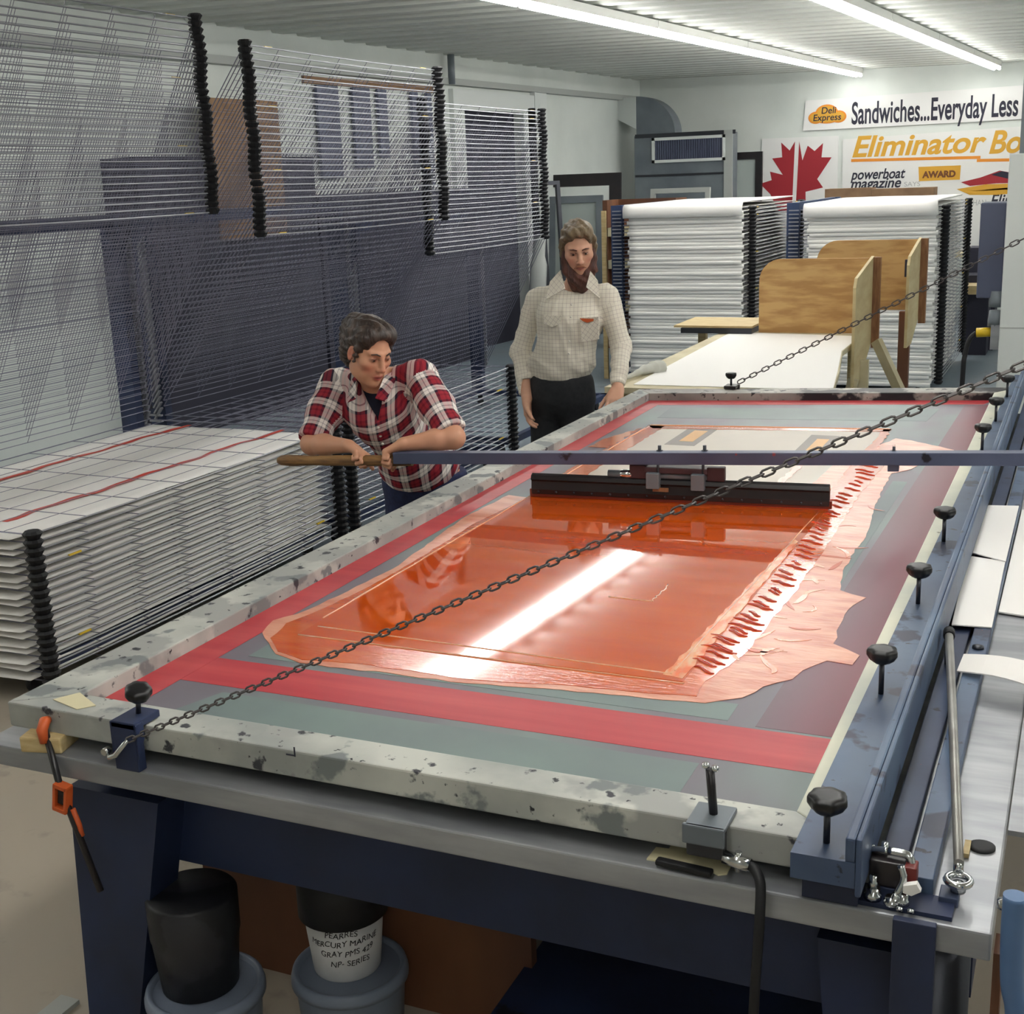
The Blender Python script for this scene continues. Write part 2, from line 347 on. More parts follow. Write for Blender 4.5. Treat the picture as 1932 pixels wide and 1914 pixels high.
flat([(-1.80, 5.60), (-.62, 5.78), (-.60, 6.10), (-1.82, 5.88)], z, .0005, 'teal_panel', M_teal, sc)
flat([(-1.80, 2.37), (-.62, 2.38), (-.62, 2.47), (-1.80, 2.47)], z, .0005, 'teal_panel', M_teal, sc)
flat([(-1.78, 1.99), (-.62, 1.99), (-.62, 2.17), (-1.72, 2.16)], z, .0005, 'teal_panel', M_teal, sc)
flat([(-.62, 2.7), (-.57, 2.7), (-.55, 4.6), (-.60, 4.6)], z, .0004, 'teal_panel', M_teal, sc)
M_open = mat('scraped_stencil', (186, 176, 160), .35, c2=(170, 160, 146), scale=1.6)
flat([(-1.77, 3.9), (-.75, 3.9), (-.75, 5.54), (-1.77, 5.44)], z+.0007, .0004, 'open_stencil', M_open, sc)
M_dkpatch = mat('dark_stencil', (110, 100, 90), .4); M_ypatch = mat('amber_stencil', (206, 150, 70), .4)
for a, b in (((-1.585, 5.02), (-1.455, 5.42)), ((-1.04, 4.86), (-.92, 5.36))):
    flat([a, (b[0], a[1]), b, (a[0], b[1])], z+.0012, .0003, 'stencil_patch', M_dkpatch, sc)
    flat([(a[0]+.04, a[1]+.08), (b[0]-.03, a[1]+.08), (b[0]-.03, b[1]-.08), (a[0]+.04, b[1]-.08)], z+.0016, .0003, 'stencil_patch', M_ypatch, sc)
# ---- the ink
def ink_mat(name, c, rough, c2=None, scale=2., trans=0., bump=.0, bsc=20.):
    m = mat(name, c, rough, c2=c2, scale=scale, detail=5, stretch=(1, 4, 1) if c2 else None, bump=bump, bscale=bsc)
    m.node_tree.nodes['Principled BSDF'].inputs['Coat Weight'].default_value = 1.; m.node_tree.nodes['Principled BSDF'].inputs['Coat IOR'].default_value = 1.85; m.node_tree.nodes['Principled BSDF'].inputs['Coat Roughness'].default_value = rough*.6
    return m
M_ink = ink_mat('wet_orange_ink', (222, 92, 16), .05, c2=(212, 80, 12))
M_ink_dk = ink_mat('thick_red_orange_ink', (204, 58, 22), .12)
M_ink_thin = mat('thin_peach_ink', (222, 156, 126), .40, c2=(200, 112, 80), scale=7, detail=6, stretch=(1.2, 3.5, 1), spec=.5, bump=.2, bscale=26, coat=.6); M_ink_thin.node_tree.nodes['Principled BSDF'].inputs['Coat Roughness'].default_value = .28
M_ink_lite = ink_mat('light_orange_ink', (226, 106, 44), .14, c2=(214, 82, 26), scale=6, bump=.15, bsc=24)
ik = thing('wet_ink', 'pool of wet glossy orange ink spread over the screen in front of the squeegee', 'ink', (-1.25, 3.3, .9125))
def wob(pts, amp, step=.035, seed=0):
    """closed outline resampled with small irregular ripples"""
    r = random.Random(seed); out = []; n = len(pts)
    for i in range(n):
        a = V(pts[i]).to_2d() if len(pts[i]) == 3 else Vector(pts[i]); b = Vector(pts[(i+1) % n][:2]); a = Vector(pts[i][:2])
        k = max(1, int((b-a).length/step)); nrm = Vector((-(b-a).y, (b-a).x)).normalized() if (b-a).length else Vector((0, 0))
        for j in range(k): out.append(a+(b-a)*(j/k)+nrm*(r.uniform(-amp, amp) if j else 0))
    return out
def blob(poly, z, h, name, m, parent):
    """a thin puddle with a flat top and its own rim"""
    from mathutils.geometry import delaunay_2d_cdt
    vv, ee, ff, *_ = delaunay_2d_cdt([Vector((p[0], p[1])) for p in poly], [], [list(range(len(poly)))], 1, 1e-6)
    bm = bmesh.new(); vs_ = [bm.verts.new((p[0], p[1], z)) for p in vv]
    for f in ff:
        try: bm.faces.new([vs_[i] for i in f])
        except ValueError: pass
    bmesh.ops.recalc_face_normals(bm, faces=bm.faces); r = bmesh.ops.extrude_face_region(bm, geom=list(bm.faces))
    for v in r['geom']:
        if isinstance(v, bmesh.types.BMVert): v.co.z += h
    bmesh.ops.recalc_face_normals(bm, faces=bm.faces); me = bpy.data.meshes.new(name); bm.to_mesh(me); bm.free(); return link(name, me, m, parent)
outer = [(-1.8629, 2.5189, 0.9120), (-1.7428, 2.4017, 0.9120), (-1.6532, 2.3693, 0.9120), (-1.5321, 2.3747, 0.9120), (-1.4086, 2.3819, 0.9120), (-1.2571, 2.3797, 0.9120), (-1.1331, 2.3961, 0.9120), (-1.0023, 2.4186, 0.9120), (-0.8942, 2.4276, 0.9120), (-0.7773, 2.4373, 0.9120), (-0.6876, 2.4503, 0.9120), (-0.6210, 2.5035, 0.9120), (-0.5929, 2.5784, 0.9120), (-0.5426, 2.6406, 0.9120), (-0.5316, 2.7007, 0.9120), (-0.4927, 2.7756, 0.9120), (-0.4343, 2.7677, 0.9120), (-0.4284, 2.8326, 0.9120), (-0.4990, 2.8892, 0.9120), (-0.5073, 3.0268, 0.9120), (-0.5082, 3.1439, 0.9120), (-0.4809, 3.2550, 0.9120), (-0.5551, 3.2964, 0.9120), (-0.5731, 3.4385, 0.9120), (-0.5827, 3.6229, 0.9120), (-0.5736, 3.8008, 0.9120), (-0.5839, 3.9882, 0.9120), (-0.6063, 4.2782, 0.9120), (-0.6132, 4.4557, 0.9120), (-0.6212, 4.7174, 0.9120), (-0.5611, 4.8059, 0.9120), (-0.4482, 5.1866, 0.9120), (-0.6278, 5.3362, 0.9120), (-0.6948, 5.3650, 0.9120), (-0.8488, 4.7863, 0.9120), (-0.8820, 4.1109, 0.9120), (-1.7645, 4.0149, 0.9120), (-1.8540, 4.0305, 0.9120), (-1.8705, 3.7177, 0.9120), (-1.8504, 3.4827, 0.9120), (-1.8301, 3.3006, 0.9120), (-1.8134, 3.1047, 0.9120), (-1.8234, 2.9688, 0.9120), (-1.8328, 2.8410, 0.9120), (-1.8587, 2.6701, 0.9120), (-1.8908, 2.6069, 0.9120)]
blob(wob(outer, .0045, seed=3), .9126, .0010, 'thin_ink', M_ink_thin, ik)
mid = [(-1.8182, 2.4890, 0.9120), (-1.7462, 2.4156, 0.9120), (-1.6568, 2.3862, 0.9120), (-1.4810, 2.4097, 0.9120), (-1.2685, 2.4025, 0.9120), (-1.1421, 2.4158, 0.9120), (-1.0125, 2.4440, 0.9120), (-0.9043, 2.4555, 0.9120), (-0.7860, 2.4649, 0.9120), (-0.7129, 2.4779, 0.9120), (-0.7195, 2.5639, 0.9120), (-0.6807, 2.7405, 0.9120), (-0.6724, 2.9726, 0.9120), (-0.6628, 3.2385, 0.9120), (-0.6660, 3.5419, 0.9120), (-0.6698, 3.8975, 0.9120), (-0.6779, 4.3976, 0.9120), (-0.6637, 4.7881, 0.9120), (-0.6771, 5.2359, 0.9120), (-0.7334, 5.2220, 0.9120), (-0.7468, 4.1350, 0.9120), (-1.7764, 3.9717, 0.9120), (-1.8023, 3.6176, 0.9120), (-1.7872, 3.2543, 0.9120), (-1.7912, 2.9432, 0.9120), (-1.8140, 2.7297, 0.9120), (-1.8429, 2.5967, 0.9120)]
blob(wob(mid, .004, seed=5), .9136, .0010, 'ink_margin', M_ink_lite, ik)
blob([(-1.765, 2.53), (-.765, 2.545), (-.745, 4.16), (-1.768, 4.06)], .9146, .0008, 'ink_pool', M_ink, ik)
blob(wob([(-.818, 2.57), (-.770, 2.56), (-.755, 3.72), (-.772, 3.74)], .004, .03, 9), .9155, .0004, 'scraped_streak', mat('pale_scraped_streak', (214, 158, 108), .26, c2=(222, 100, 32), scale=12, stretch=(3, 1.2, 1), lo=.38, hi=.6), ik)  # ceiling lamp's reflection in the ink, painted as a pale strip
blob([(-1.77, 4.03), (-.74, 4.12), (-.74, 4.165), (-1.77, 4.07)], .9154, .004, 'ink_bead', M_ink_dk, ik)
# orange traces left on the scraped stencil behind the bar
for q in ([(-1.80, 4.1), (-1.70, 4.1), (-1.70, 5.40), (-1.78, 5.40)], [(-1.78, 5.40), (-1.74, 5.34), (-.74, 5.50), (-.74, 5.57)], [(-.79, 4.1), (-.735, 4.1), (-.735, 5.55), (-.77, 5.55)], [(-.99, 4.25), (-.965, 4.25), (-.955, 4.75), (-.98, 4.75)]):
    blob(wob(q, .006, seed=int(q[0][1]*100)), .9136, .0008, 'ink_trace', M_ink_lite, ik)
blob(wob([(-1.88, 4.9), (-1.79, 4.9), (-1.79, 5.35), (-1.83, 5.2), (-1.86, 5.1)], .01, seed=8), .9128, .0008, 'ink_trace', M_ink_lite, ik)
# edge lines of the image showing through as thin raised beads of ink
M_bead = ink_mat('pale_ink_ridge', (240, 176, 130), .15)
for a, b in (((-1.772, 2.66), (-1.772, 4.05)), ((-1.75, 2.60), (-.80, 2.58)), ((-1.76, 2.53), (-.76, 2.535)), ((-.80, 2.60), (-.765, 4.10)), ((-1.0, 3.2), (-1.0, 3.05)), ((-1.12, 3.05), (-1.0, 3.05)), ((-1.77, 4.1), (-1.775, 5.41)), ((-1.775, 5.41), (-.745, 5.55))):
    n = 14; rr = random.Random(int(a[0]*1000+b[1]*77))
    MB().tube([(a[0]+(b[0]-a[0])*i/n+rr.uniform(-.003, .003), a[1]+(b[1]-a[1])*i/n, .9152) for i in range(n+1)], .0022, 6).build('ink_ridge', M_bead, ik)
rr = random.Random(11)
pts = [(-0.7437, 2.6151, 0.9120), (-0.7376, 2.8135, 0.9120), (-0.7234, 3.0183, 0.9120), (-0.7174, 3.2931, 0.9120), (-0.7160, 3.6392, 0.9120), (-0.7183, 3.9823, 0.9120), (-0.7210, 4.3857, 0.9120), (-0.7076, 4.8232, 0.9120)]
def along(f):
    f *= len(pts)-1; i = min(int(f), len(pts)-2); a = Vector(pts[i]); b = Vector(pts[i+1]); return a.lerp(b, f-i)
for k in range(46):
    p = along((k+rr.uniform(-.3, .3))/46 % 1.0); w = rr.uniform(.035, .085)*(1.2 if k < 14 else .9); h = rr.uniform(.35, .65)
    q = [(p.x-w*h+w*u+.0, p.y+.008*math.sin(u*PI*1.6+rr.uniform(0, 1))+rr.uniform(-.002, .002)-.02*u, .9155) for u in [j/9 for j in range(10)]]
    MB().tube(q, [.0008+.0038*math.sin(PI*(j+.5)/10) for j in range(10)], 6).build('ink_ripple', M_ink_dk, ik)
rr = random.Random(21); SM = [mat('pale_smear', (232, 176, 148), .3), mat('orange_smear', (214, 112, 64), .2), mat('deep_smear', (196, 92, 60), .3)]
for k in range(26):
    c = along(rr.uniform(.02, .80)); off = rr.uniform(.05, .125)*(1.15 if k % 3 else .9); an = rr.choice((rr.uniform(.9, 1.5), rr.uniform(-.5, .5), rr.uniform(1.8, 2.4))); L_ = rr.uniform(.05, .13); w = rr.uniform(.003, .009)
    d = Vector((math.cos(an), math.sin(an))); nn = Vector((-d.y, d.x)); c2 = Vector((c.x+off, c.y-.02)); bow = rr.uniform(-.02, .02)
    ps = [c2+d*(L_*(u-.5))+nn*(bow*4*u*(1-u)+w*math.sin(PI*min(1, .15+u*.85))) for u in [j/8 for j in range(9)]]+[c2+d*(L_*(u-.5))+nn*(bow*4*u*(1-u)-w*math.sin(PI*min(1, .15+u*.85))) for u in [j/8 for j in range(8, -1, -1)]]
    blob(ps[:8]+ps[9:17], .9137+.0001*(k % 5), .0006, 'ink_smear', SM[k % 3], ik)
# ---- squeegee on its long swinging bar
sq = thing('squeegee_arm', 'slate-blue squeegee bar with wooden handle carrying a wide black squeegee', 'squeegee', (-1.25, 4.1, .917))
A = V((-2.7619, 3.9300, 1.0119)); B_ = V((-0.1536, 4.2000, 1.0925)); dB = (B_-A).normalized(); H0 = V((-2.2737, 3.9520, 1.0577)); E1 = A+dB*3.0
sideB = Vector((-dB.y, dB.x, 0)).normalized(); RB = Matrix((dB, sideB, dB.cross(sideB))).transposed()
mbx = MB(); mbx.box((H0+E1)/2, ((E1-H0).length, .045, .042), RB); bar = mbx.build('bar', splatter('slate_blue_bar', (84, 92, 118), (68, 74, 98), [((28, 26, 36), 12, .66), ((150, 60, 60), 18, .73)], .45), sq, bevel=.003)
mbx = MB(); L0 = (H0-A).length
mbx.tube([A+dB*(L0*u) for u in (0, .03, .1, .3, .6, .85, 1.12)], [.012, .019, .022, .019, .021, .021, .02], 12); mbx.build('handle', M_handle_wood, sq)
SL = V((-1.7597, 4.0280, 0.9150)); SR = V((-0.7366, 4.1259, 0.9150)); dS = (SR-SL).normalized(); nS = Vector((dS.y, -dS.x, 0)); LS = (SR-SL).length; cS = (SL+SR)/2
RS = Matrix((dS, -nS, Vector((0, 0, 1)))).transposed()
def sprof(name, prof, m, ext=0.):
    mb = MB(); P = []
    for e in (-1, 1):
        for (a, zz) in prof: P.append(cS+dS*(e*(LS/2+ext))+nS*a+Vector((0, 0, zz)))
    n = len(prof); mb.add(P, [tuple(range(n)), tuple(reversed(range(n, 2*n)))]+[(i, n+i, n+(i+1) % n, (i+1) % n) for i in range(n)]); return mb.build(name, m, sq, bevel=.002)
hold = sprof('squeegee_holder', [(.010, .012), (-.014, .012), (-.020, .030), (-.022, .062), (-.016, .080), (-.002, .086), (.012, .080), (.018, .066), (.010, .060), (.014, .03)], M_black_paint)
sprof('squeegee_blade', [(.006, .0025), (-.006, .0025), (-.007, .03), (.007, .03)], mat('amber_rubber_blade', (120, 44, 24), .4), .008)
for i in range(16):
    p = SL+dS*(LS*(i+.4)/15.8)+nS*.0125+Vector((0, 0, .022)); mbx = MB(); mbx.lathe(p, [(.0045, 0), (.004, .002), (.0, .003)], 10, axis=nS); mbx.build('rivet', M_steel_dk, sq)
def P_on(f, dn=0., z=0.): return SL+dS*(LS*f)+nS*dn+Vector((0, 0, z))
ud = V((0, 0, 1))
MB().cyl(P_on(.27, -.004, .094), P_on(.64, -.004, .094), .013, 14).build('pivot_rod', M_galv, sq)
for f in (.43, .58): MB().box(P_on(f, .012, .082), (.046, .055, .056), RS).build('clamp_block', M_galv, sq, bevel=.004)
for f in (.375, .635): MB().box(P_on(f, -.006, .106), (.060, .034, .048), RS).build('pivot_bracket', mat('dark_red_oxide', (66, 40, 44), .5), sq, bevel=.004)
MB().box(P_on(.505, -.008, .116), (.215, .06, .020), RS).build('yoke_plate', mat('dark_red_oxide', (66, 40, 44), .5), sq, bevel=.003)
mbx = MB(); mbx.lathe(P_on(.335, -.004, .094), [(.0, -.02), (.016, -.018), (.016, .02), (.009, .026), (.009, .04), (0, .042)], 14, axis=-dS); mbx.build('end_nut', M_chrome, sq)
MB().box(P_on(.455, .0255, .050), (.055, .002, .014), RS).build('name_plate', M_batten, sq)
pc = [(-1.3048, 4.0900, 1.1004), (-1.1514, 4.1000, 1.1044)]
mbx = MB(); q = (V(pc[0])+V(pc[1]))/2; mbx.box(Vector((q.x, A.y+(B_.y-A.y)*(q.x-A.x)/(B_.x-A.x), A.z+(B_.z-A.z)*(q.x-A.x)/(B_.x-A.x)+.024)), (.22, .07, .006), RB); mbx.build('clamp_plate', M_galv, sq)
for px_ in (pc[0][0], pc[1][0]):
    f = (px_-A.x)/(B_.x-A.x); p = A+(B_-A)*f
    mbx = MB(); mbx.cyl(p+ud*.02, p+ud*.055, .006, 10); mbx.lathe(p+ud*.027, [(.011, 0), (.011, .012)], 6, smooth=False); mbx.build('bolt', M_steel_dk, sq)
    mbx = MB(); mbx.cyl(p-sideB*.03+ud*.02, p-sideB*.03-ud*.055, .005, 8); mbx.build('bolt', M_steel_dk, sq)
p = A+(B_-A)*(((-0.5430, 4.1500, 1.1286)[0]-A.x)/(B_.x-A.x))
mbx = MB(); mbx.box(p, (.035, .056, .054), RB); mbx.build('stop_collar', M_grey_box, sq, bevel=.002)
mbx = MB(); mbx.cyl(p+ud*.02, p+ud*.05, .005, 8); mbx.lathe(p+ud*.028, [(.010, 0), (.010, .009)], 6, smooth=False); mbx.build('bolt', M_steel_dk, sq)
# ---- hinge rail with its star knobs, along the right side of the frame
hr = thing('hinge_rail', 'worn blue angle rail with black star knobs right of the screen', 'rail', (-.31, 4, .95))
mbx = MB(); mbx.prism([(-.372, 1.82, .951), (-.272, 1.82, .951), (-.285, 6.9, .951), (-.322, 6.9, .951)], .008); mbx.build('plate', M_blue, hr)
mbx = MB(); mbx.bb(-.288, -.272, 1.82, 6.9, .959, 1.0); mbx.bb(-.272, -.262, 1.82, 6.9, .90, 1.0); mbx.build('flange', M_blue, hr, bevel=.004)
mbx = MB(); mbx.bb(-.372, -.272, 1.82, 1.85, .915, .951); mbx.build('end_plate', M_blue, hr)
MB().bb(-.36, -.272, 1.858, 1.88, .862, .914).build('foot_block', M_blue_dark, hr)
def star_knob(parent, p, top, R=.032, tilt=None, m=None):
    p = V(p); ax = V(tilt) if tilt else Vector((0, 0, 1)); h = top
    k = MB(); k.lathe(p, [(0, h-.030), (R*.55, h-.030), (R*.8, h-.024), (R, h-.014), (R, h-.006), (R*.93, h-.001), (R*.55, h), (0, h)], 56, 7, .045, axis=ax); o = k.build('star_knob', m or M_black, parent)
    MB().cyl(p, p+ax*(h-.03), .0055, 10).build('stem', M_steel_dk, o)
    return o
for x, y in ((-.325, 1.87), (-.335, 2.51), (-.335, 3.11), (-.335, 3.69), (-.332, 4.99), (-.325, 5.59), (-.318, 6.21)): star_knob(hr, (x, y, .958), .100 if y > 2 else .085, .030 if y > 2 else .031)
# ---- frame clamps
def frame_clamp(x, y, label, m, knob_tilt=(0, 0, 1), s=1, name='frame_clamp'):
    """C-clamp hooked over the frame: s=+1 opens away from the viewer"""
    t = thing(name, label, 'clamp', (x, y, .861))
    mb = MB(); mb.bb(x-.030, x+.030, y-s*.030, y-s*.006, .861, .966); mb.bb(x-.030, x+.030, y-s*.03, y+s*.05, .953, .968)
    for k in (-1, 1): mb.prism([(x+k*.030, y-s*.03, .89), (x+k*.030, y-s*.03, .966), (x+k*.030, y-s*.006, .966), (x+k*.030, y-s*.006, .93)], .004, (k, 0, 0))
    mb.build('bracket', m, t, bevel=.002); star_knob(t, (x, y+s*.02, .966), .066, .027, knob_tilt); return t
cl_near = frame_clamp(-1.732, 1.878, 'dark blue clamp with black star knob gripping the near left of the screen frame', M_blue_dark, (.25, -.15, 1))
frame_clamp(-1.62, 6.27, 'small dark clamp with star knob on the far rail of the screen', M_black_paint, s=-1)
# ---- chains
def chain(name, label, a, b, pitch, r, wd):
    a = V(a); b = V(b); d = b-a; L_ = d.length; d.normalize(); x, y = frame_of(d); n = int(L_/pitch); mb = MB()
    for i in range(n):
        c = a+d*(pitch*(i+.5)); u, v = (x, y) if i % 2 else (y, x)
        hl = pitch*.62; pts_ = []
        for k in range(10):
            an = 2*PI*k/10; cx = math.cos(an); pts_.append(c+d*(hl*(.62*cx+.38*(1 if cx > .3 else -1 if cx < -.3 else 0)))+u*(wd*math.sin(an)))
        mb.tube(pts_, r, 5, closed=True)
    o = mb.build(name, mat('dull_chain_steel', (96, 92, 92), .45, .55), None); return tag(o, label, 'chain')
chain('lift_chain', 'near lift chain slanting up across the wet ink from the front clamp', (-1.715, 1.838, .935), (0.0074, 2.0000, 1.7568), .0200, .0020, .0055)
chain('lift_chain', 'far lift chain rising from the back rail past the plywood stops to upper right', (-1.5959, 6.3000, 0.9750), (-0.1573, 6.1000, 1.7448), .036, .0030, .0095)
mb = MB(); hk = [V(p) for p in ((-1.775, 1.842, .897), (-1.76, 1.832, .893), (-1.742, 1.830, .902), (-1.727, 1.834, .920), (-1.712, 1.838, .937))]
mb.tube(hk, [.004, .006, .006, .006, .004], 8); mb.cyl((-1.778, 1.85, .90), (-1.778, 1.835, .90), .008, 10); mb.build('chain_hook', M_chrome, cl_near)
# ---- toggle clamp with cable at the near right of the frame, on a cream rag
rg = MB(); rr = random.Random(4)
rag = [(-0.6306, 1.8808, 0.8620), (-0.6274, 1.9242, 0.8620), (-0.6050, 1.9266, 0.8620), (-0.6047, 1.9443, 0.8620), (-0.5718, 1.9370, 0.8620), (-0.5307, 1.9255, 0.8620), (-0.5010, 1.9327, 0.8620), (-0.4906, 1.9142, 0.8620), (-0.4895, 1.8818, 0.8620), (-0.5026, 1.8733, 0.8620), (-0.5186, 1.8818, 0.8620), (-0.5558, 1.8826, 0.8620), (-0.5969, 1.8821, 0.8620)]
rg.prism([(p[0], p[1], .8605) for p in rag], .003)
tag(rg.build('paper_scrap', M_cream, None), 'torn cream masking paper on the steel edge under the cable clamp', 'paper')
bt = MB(); bt.box(V((-0.5595, 1.8702, 0.8700))+Vector((0, -.004, 0)), (.100, .018, .010), Matrix.Rotation(-.07, 3, 'Z'))
tag(bt.build('black_bar', M_rubber, None, bevel=.004), 'short black rubber bar lying on the torn cream paper', 'bar')
vx, vy = (-0.5201, 1.8700, 0.9506)[0], 1.868
vt = thing('air_valve_clamp', 'grey metal valve clamp with a short black lever on the near rail', 'clamp', (vx, vy, .898))
mb = MB(); mb.bb(vx-.034, vx+.030, 1.858, 1.883, .898, .945); mb.build('body', M_steel_dk, vt, bevel=.004)
mb = MB(); mb.bb(vx-.034, vx+.034, 1.848, 1.935, .951, .960); mb.bb(vx-.038, vx+.034, 1.848, 1.857, .925, .960); mb.build('cap_plate', M_galv, vt, bevel=.003)
mb = MB(); mb.cyl((vx+.002, 1.90, .958), (vx-.003, 1.895, 1.042), .0075, 10); mb.build('lever', M_black_paint, vt)
for dx in (-.004, .012): MB().lathe((vx+dx-.006, 1.895, 1.05-abs(dx)*.4), [(0, -.007), (.006, -.004), (.007, 0), (.006, .004), (0, .007)], 12).build('lever_tip', M_chrome, vt)
mb = MB(); mb.cyl((vx+.03, 1.862, .905), (vx+.075, 1.858, .90), .012, 12); mb.cyl((vx+.055, 1.86, .885), (vx+.055, 1.86, .92), .006, 10); mb.build('fitting', M_chrome, vt)
mb = MB(); pth = [(vx+.075, 1.858, .90), (vx+.085, 1.852, .897), (vx+.097, 1.838, .882), (vx+.101, 1.82, .84), (vx+.100, 1.812, .78), (vx+.096, 1.812, .70), (vx+.092, 1.815, .60), (vx+.085, 1.82, .45), (vx+.09, 1.84, .2), (vx+.16, 1.9, .012), (vx+.3, 2.1, .012)]
def smooth(pts_, k=6):
    out = []; P = [V(p) for p in pts_]; P = [P[0]]+P+[P[-1]]
    for i in range(1, len(P)-2):
        for j in range(k):
            u = j/k; a, b, c, d = P[i-1:i+3]
            out.append(.5*((2*b)+(c-a)*u+(2*a-5*b+4*c-d)*u*u+(3*b-a-3*c+d)*u**3))
    return out+[P[-1]]
mb.tube(smooth(pth), .0085, 10); cb = mb.build('air_hose', M_rubber, None); tag(cb, 'black air hose hanging from the valve clamp down past the table edge', 'hose')
MB().cyl((vx+.0912, 1.8155, .585), (vx+.0915, 1.8155, .592), .0095, 10).build('tape_mark', M_yellow, cb)
# ---- marks on the frame front: a hand-drawn corner bracket
mk = MB(); p = V((-1.3531, 1.8840, 0.9406)); mk.box(p, (.020, .001, .003)); mk.box(p+Vector((.010, 0, .008)), (.003, .001, .02)); mk.build('pen_mark', M_dark, sc)
# ---- orange bar clamp and wood block at the near left corner of the table
wb = MB(); c = V((-1.9863, 1.9010, 0.8780)); wb.box((c.x+.01, 1.90-.012, .8785), (.095, .075, .035), Matrix.Rotation(.25, 3, 'Z'))
tag(wb.build('wood_block', M_wood, None, bevel=.004), 'pale wood block under the orange clamp at the near left table corner', 'block')
bx = -1.985; bc = thing('bar_clamp', 'orange bar clamp with a black steel bar hanging off the left table corner', 'clamp', (bx, 1.82, .30))
q0 = V((-1.9619, 1.8650, 0.9167)); q1 = V((-1.9107, 1.8350, 0.8069)); q2 = V((-1.8296, 1.8300, 0.5747))
mb = MB(); mb.tube([q0+Vector((0, 0, -.005)), q1, q2], .0075, 6); mb.build('bar', M_black_paint, bc)
mb = MB(); mb.tube([q0+Vector((-.006, .02, .008)), q0+Vector((0, .003, .012)), q0+Vector((.004, -.012, -.002)), q0+Vector((.006, -.012, -.03))], [.008, .012, .012, .009], 10); mb.build('fixed_jaw', M_orange_tool, bc)
qm = V((-1.9037, 1.8320, 0.7789)); dd = (q2-q1).normalized(); Rm = Matrix.Rotation(.18, 3, 'Y')
mb = MB()
for k in (-1, 1): mb.box(qm+Rm @ Vector((.015*k, 0, 0)), (.007, .022, .06), Rm)
for k in (-1, 1): mb.box(qm+Rm @ Vector((0, 0, .027*k)), (.036, .022, .010), Rm)
mb.build('sliding_jaw', M_orange_tool, bc, bevel=.002)
mb = MB(); mb.box(qm+Rm @ Vector((0, .002, 0)), (.018, .012, .03), Rm); mb.build('trigger', M_black, bc)
mb = MB(); mb.tube([qm+Vector((.02, .004, -.025)), qm+Vector((.032, .004, -.06)), qm+Vector((.036, .004, -.085))], .006, 8); mb.build('handle', M_orange_tool, bc)
# paper scrap in the corner of the screen
mb = MB(); mb.prism([(-1.99, 1.925, .9505), (-1.90, 1.90, .9505), (-1.875, 1.93, .9505), (-1.96, 1.975, .9505)], .0015)
tag(mb.build('paper_scrap', M_cream, None), 'small folded paper scrap on the near left corner of the screen frame', 'paper')
# ---- right side tracks, rod, fittings and papers
tr = thing('guide_track', 'worn blue steel guide track bolted along the right edge of the press table', 'track', (-.2, 4, .861))
MB().bb(-.258, -.215, 1.90, 6.9, .8605, .880).build('rail', M_blue2, tr, bevel=.002)
MB().bb(-.205, -.165, 1.93, 6.9, .8605, .892).build('rail', M_blue, tr, bevel=.002)
MB().bb(-.300, -.13, 1.868, 1.925, .8605, .868).build('end_plate', M_blue_dark, tr)
MB().bb(-.155, -.125, 1.91, 1.95, .8605, .876).build('stop_block', M_blue2, tr, bevel=.002)
mb = MB(); mb.cyl((-.13, 1.955, .915), (-.243, 2.92, .955), .008, 12, .0095); rod = mb.build('tie_rod', mat('worn_grey_rod', (172, 172, 166), .4, .5, c2=(140, 138, 134), scale=8), None)
tag(rod, 'long grey tie rod with a steel eye end lying along the track', 'rod')
mb = MB(); ring = [(-.128+.018*math.cos(a), 1.935+.018*math.sin(a), .896) for a in [2*PI*i/20 for i in range(20)]]; mb.tube(ring, .006, 8, closed=True); mb.lathe((-.128, 1.935, .877), [(.012, 0), (.012, .012), (.009, .016), (0, .018)], 12); mb.cyl((-.13, 1.953, .90), (-.131, 1.965, .916), .008, 10); mb.build('eye_end', M_chrome, rod)
MB().cyl((-.242, 2.91, .954), (-.245, 2.94, .956), .013, 12).build('collar', M_rubber, rod)
MB().cyl((-.244, 2.925, .881), (-.244, 2.925, .954), .007, 10).build('post', M_steel_dk, rod)
def paper(pts_, z, h, label, name='paper_sheet', m=None, grp=None, sub=None):
    mb = MB(); mb.prism([(p[0], p[1], z) for p in pts_], h); o = mb.build(name, m or M_paper, None); return tag(o, label, 'paper', grp)
shf = thing('side_shelf', 'grey steel side shelf beside the guide track under the loose papers', 'shelf', (.1, 4, .80))
MB().bb(-.068, .55, 2.2, 6.3, .850, .860).build('shelf_top', M_steel, shf); 
for y in (2.4, 6.1): MB().bb(.45, .49, y, y+.04, 0, .850).build('leg', M_blue_dark, shf)
paper([(-.258, 3.16), (-.165, 3.17), (-.17, 3.75), (-.275, 3.78)], .8935, .003, 'long white paper strip lying beyond the tie rod end')
paper([(-.262, 3.80), (-.168, 3.74), (-.168, 4.40), (-.300+.03, 4.38)], .8975, .003, 'white paper strip overlapping the farther end of the long strip')
paper([(-.162, 3.38), (.20, 3.30), (.18, 4.5), (-.16, 4.48)], .8645, .004, 'large white paper sheet on the grey shelf at the right edge of the photo')
mb = MB(); n = 8
a0 = V((-0.2159, 2.8396, 0.8950)); a1 = V((-0.2085, 2.9120, 0.9100)); b0 = V((-0.0103, 2.7573, 0.8950)); b1 = V((-0.0037, 2.8657, 0.9100))
vsl = []; 
for i in range(n+1):
    u = i/n; bow = .012*math.sin(PI*u)
    for p in (a0.lerp(b0, u), a1.lerp(b1, u)): vsl += [p+Vector((0, 0, bow+.002)), p+Vector((0, 0, bow+.005))]
fs = []
